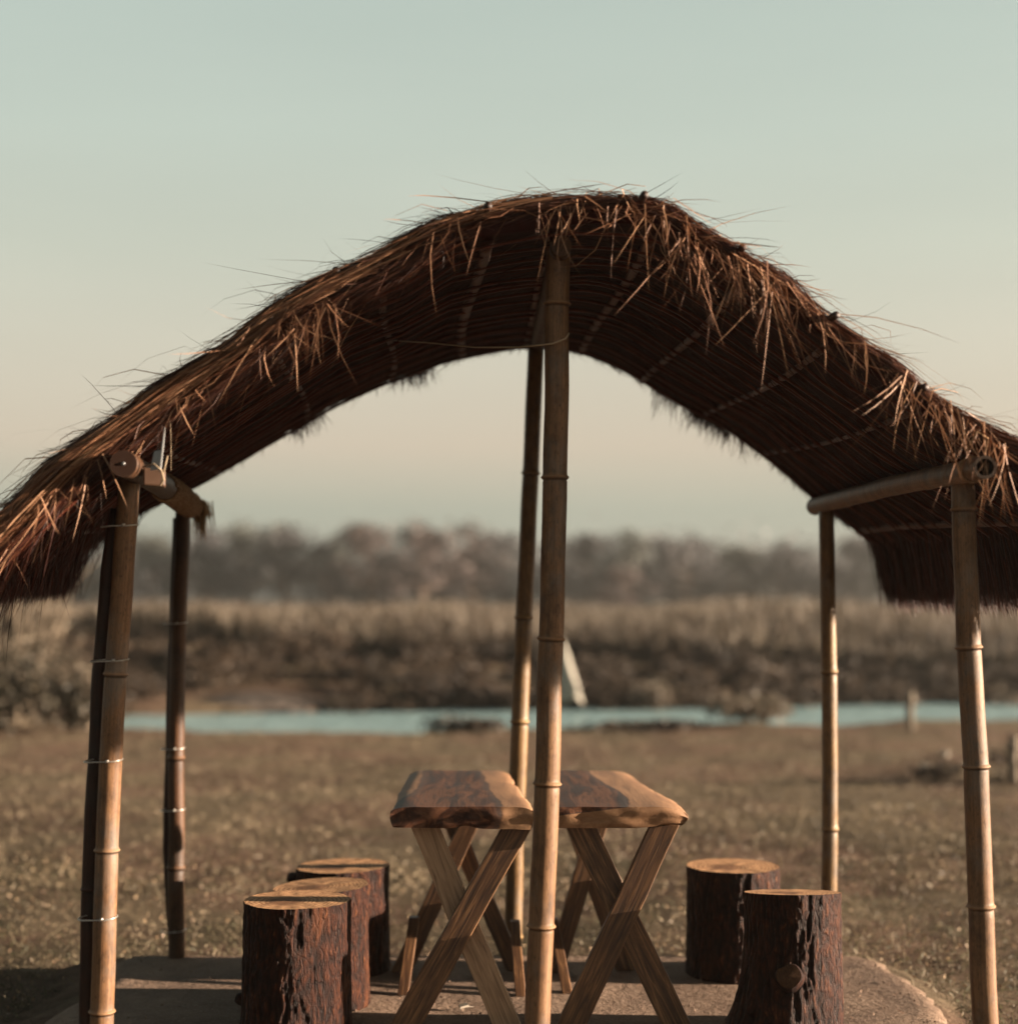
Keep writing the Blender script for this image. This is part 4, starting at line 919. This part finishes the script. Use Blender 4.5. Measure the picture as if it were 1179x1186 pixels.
# ------------------------------------------------------------------ log stools
def stool(label, x, y, r, h, seed, flare=.03, tilt=(0, 0), knot=None, stub=None, lean=0):
    root = tag(empty('log_stool', (x, y, 0)), label, 'stool', 'log stools round the tables'); nu, nv = 200, 90; vs, rg = [], []
    def rad(t, zz):
        q = Vector((math.cos(t) * 1.0, math.sin(t) * 1.0, seed * 3.1))
        base = r * (1 + .045 * noise.noise(q * 1.3)); fl = flare * (1 - zz) ** 3 * (1 + .9 * noise.noise(q * 2 + Vector((0, 0, 4))))
        warp = 1.3 * noise.noise(Vector((q.x * 2.2, q.y * 2.2, zz * 3.4 + seed)))
        rid = 1 - abs(noise.noise(Vector((q.x * 9 + warp, q.y * 9 + warp, zz * h * 6.5 + seed)))) * 2.4
        rid2 = 1 - abs(noise.noise(Vector((q.x * 22 + warp * 2, q.y * 22, zz * h * 18 + seed * 2)))) * 2.2
        fin = noise.noise(Vector((q.x * 40, q.y * 40, zz * h * 40)))
        v = .5 * rid + .22 * rid2 + .15 * fin + .1; d = .0105 * (v - .6)
        if seed == 5: fl *= max(.12, .45 - math.cos(t)) * 1.25
        if knot:
            kt, kz, kr = knot; dt = (t - kt + math.pi) % (2 * math.pi) - math.pi; dd = math.hypot(dt * r, (zz - kz) * h) / kr
            d += .03 * math.exp(-dd ** 4) if dd < 1.6 else 0; v = v * (1 - math.exp(-dd ** 4)) + .66 * math.exp(-dd ** 4)
        return base + fl + d, v
    topz = lambda px, py: h + tilt[0] * px + tilt[1] * py
    ring = []
    for j in range(nv + 1):
        zz = j / nv
        for i in range(nu):
            t = 2 * math.pi * i / nu; R, v = rad(t, zz); px, py = math.cos(t) * R, math.sin(t) * R
            vs.append((x + px + lean * (1 - zz), y + py, zz * topz(px, py))); rg.append(max(0, min(1, v * .5 + .28)))
    fs = [(j * nu + i, j * nu + (i + 1) % nu, (j + 1) * nu + (i + 1) % nu, (j + 1) * nu + i) for j in range(nv) for i in range(nu)] + [tuple(range(nu - 1, -1, -1))]
    b = MB(); b.add(vs, fs, None, rg); bk = b.build('bark', BARK, root, True, 'ridge')
    # sawn top, set a hair below the rim
    vs, uv = [(x, y, topz(0, 0) - .001)], [(0.1, .05)]
    R0 = [rad(2 * math.pi * i / nu, 1.0)[0] for i in range(nu)]
    for k in range(1, 9):
        for i in range(nu):
            t = 2 * math.pi * i / nu; q = R0[i] * k / 8; px, py = math.cos(t) * q, math.sin(t) * q
            vs.append((x + px, y + py, topz(px, py) + .003 * noise.noise(Vector((px * 20, py * 20, seed))) * (k < 8) - (.0 if k == 8 else .001))); uv.append((px / r + .1, py / r + .05))
    fs = [(0, 1 + i, 1 + (i + 1) % nu) for i in range(nu)] + [(1 + k * nu + i, 1 + (k + 1) * nu + i, 1 + (k + 1) * nu + (i + 1) % nu, 1 + k * nu + (i + 1) % nu) for k in range(7) for i in range(nu)]
    b = MB(); b.add(vs, fs, uv); b.build('sawn_top', LOGEND, root, True)
    if stub:
        st, sz, sl, sr = stub; d = Vector((math.cos(st), math.sin(st), .25)); A = Vector((x, y, sz)) + d * (r * .85); b = MB()
        b.tube([A, A + d * (.15 * r + sl * .6), A + d * (.15 * r + sl)], [sr * 1.3, sr, sr * .7], 12); b.at = [.5] * len(b.v); b.build('branch_stub', BARK, root, True, 'ridge')
    return root
stool('thick log stool with a pale round top, nearest at the left', -.78, 5.84, .194, .475, 1, .012, (0, 0), None, (math.pi * .98, .06, .03, .022))
stool('log stool with a slanted brown top tucked behind the nearest left one', -.74, 6.25, .188, .452, 2, .012, (.05, .0))
stool('log stool with a side branch stub, farthest back on the left beside the table legs', -.715, 6.82, .198, .437, 3, .008, (.02, 0), None, (math.pi * 1.0, .33, .04, .025))
stool('log stool with a clean orange-tan round top, far one on the right', .95, 6.74, .195, .45, 4, .006, (0, 0))
near_right = stool('rough barked log stool with a big sawn knot and flared foot, nearest at the right', 1.045, 5.85, .178, .50, 5, .045, (0, -.12))

def knot(root, x, y, r, t, z, kr):
    d = Vector((math.cos(t), math.sin(t), .38)).normalized(); A = Vector((x, y, z)) + Vector((math.cos(t), math.sin(t), 0)) * (r - .05); b = MB()
    u = d.cross(Vector((0, 0, 1))).normalized(); w = u.cross(d); n = 28; vs, uv = [], []
    for (q, s_) in ((0, 1.25), (.04, 1.12), (.07, 1.0), (.076, .97)):
        for k in range(n):
            a = 2 * math.pi * k / n; rr = kr * s_ * (1 + .22 * math.cos(a + .6) ** 2) * (1 + .22 * noise.noise(Vector((math.cos(a), math.sin(a), 2)))); vs.append(A + d * q + (u * math.cos(a) + w * math.sin(a)) * rr)
    b.add(vs, [(j * n + k, j * n + (k + 1) % n, (j + 1) * n + (k + 1) % n, (j + 1) * n + k) for j in range(3) for k in range(n)]); b.at = [.45] * len(vs)
    o = b.build('knot', BARK, root, True, 'ridge'); b = MB(); c = A + d * .077
    b.add([c + d * .008] + [c + (v - c - d * (v - c).dot(d)) * .99 for v in vs[3 * n:]], [(0, 1 + k, 1 + (k + 1) % n) for k in range(n)], [(.1, .1)] + [(.6 * math.cos(6.283 * k / n), .6 * math.sin(6.283 * k / n)) for k in range(n)])
    b.build('knot_face', KNOTM, o)
knot(near_right, 1.045, 5.85, .195, math.pi * 1.42, .215, .04)

# ------------------------------------------------------------------ litter
b = MB(); Yb = 5.75; c = at(14, 1176, Yb); gz = ground_z(c.x, c.y); vs = []; nu, nv = 20, 8
for j in range(nv + 1):
    t = j / nv
    for i in range(nu):
        a = 2 * math.pi * i / nu; q = .058 * math.sin(math.pi * (.12 + .8 * t)) * (1 + .5 * noise.noise(Vector((math.cos(a) * 2, math.sin(a) * 2, t * 3)))) + .004
        vs.append((c.x + math.cos(a) * q * 1.3, c.y + math.sin(a) * q * .8, gz + .005 + .05 * t + .012 * noise.noise(Vector((a * 2, t * 4, 3)))))
b.add(vs, [(j * nu + i, j * nu + (i + 1) % nu, (j + 1) * nu + (i + 1) % nu, (j + 1) * nu + i) for j in range(nv) for i in range(nu)] + [tuple(range(nu - 1, -1, -1)), tuple(nv * nu + i for i in range(nu))])
b.tube([Vector((c.x - .03, c.y - .02, gz + .04)), Vector((c.x - .02, c.y - .03, gz + .078)), Vector((c.x + .005, c.y - .03, gz + .082)), Vector((c.x + .02, c.y - .03, gz + .06)), Vector((c.x + .018, c.y - .03, gz + .035))], .0045, 7)
tag(recentre(b.build('plastic_bag', PLASTIC, None, True)), 'crumpled white plastic bag with a loop handle on the grass in the lower left corner', 'bag')
b = MB(); c = at(537, 1160, 6.15); b.box((c.x, c.y, .012), Vector((.016, .006, .003)), Vector((-.004, .01, .002)), Vector((0, -.001, .004))); b.tube([(c.x + .01, c.y, .008), (c.x + .04, c.y + .01, .006)], [.003, .001], 5)
tag(recentre(b.build('wood_chip', STONE)), 'tiny pale wood chip on the platform under the left table', 'chip')
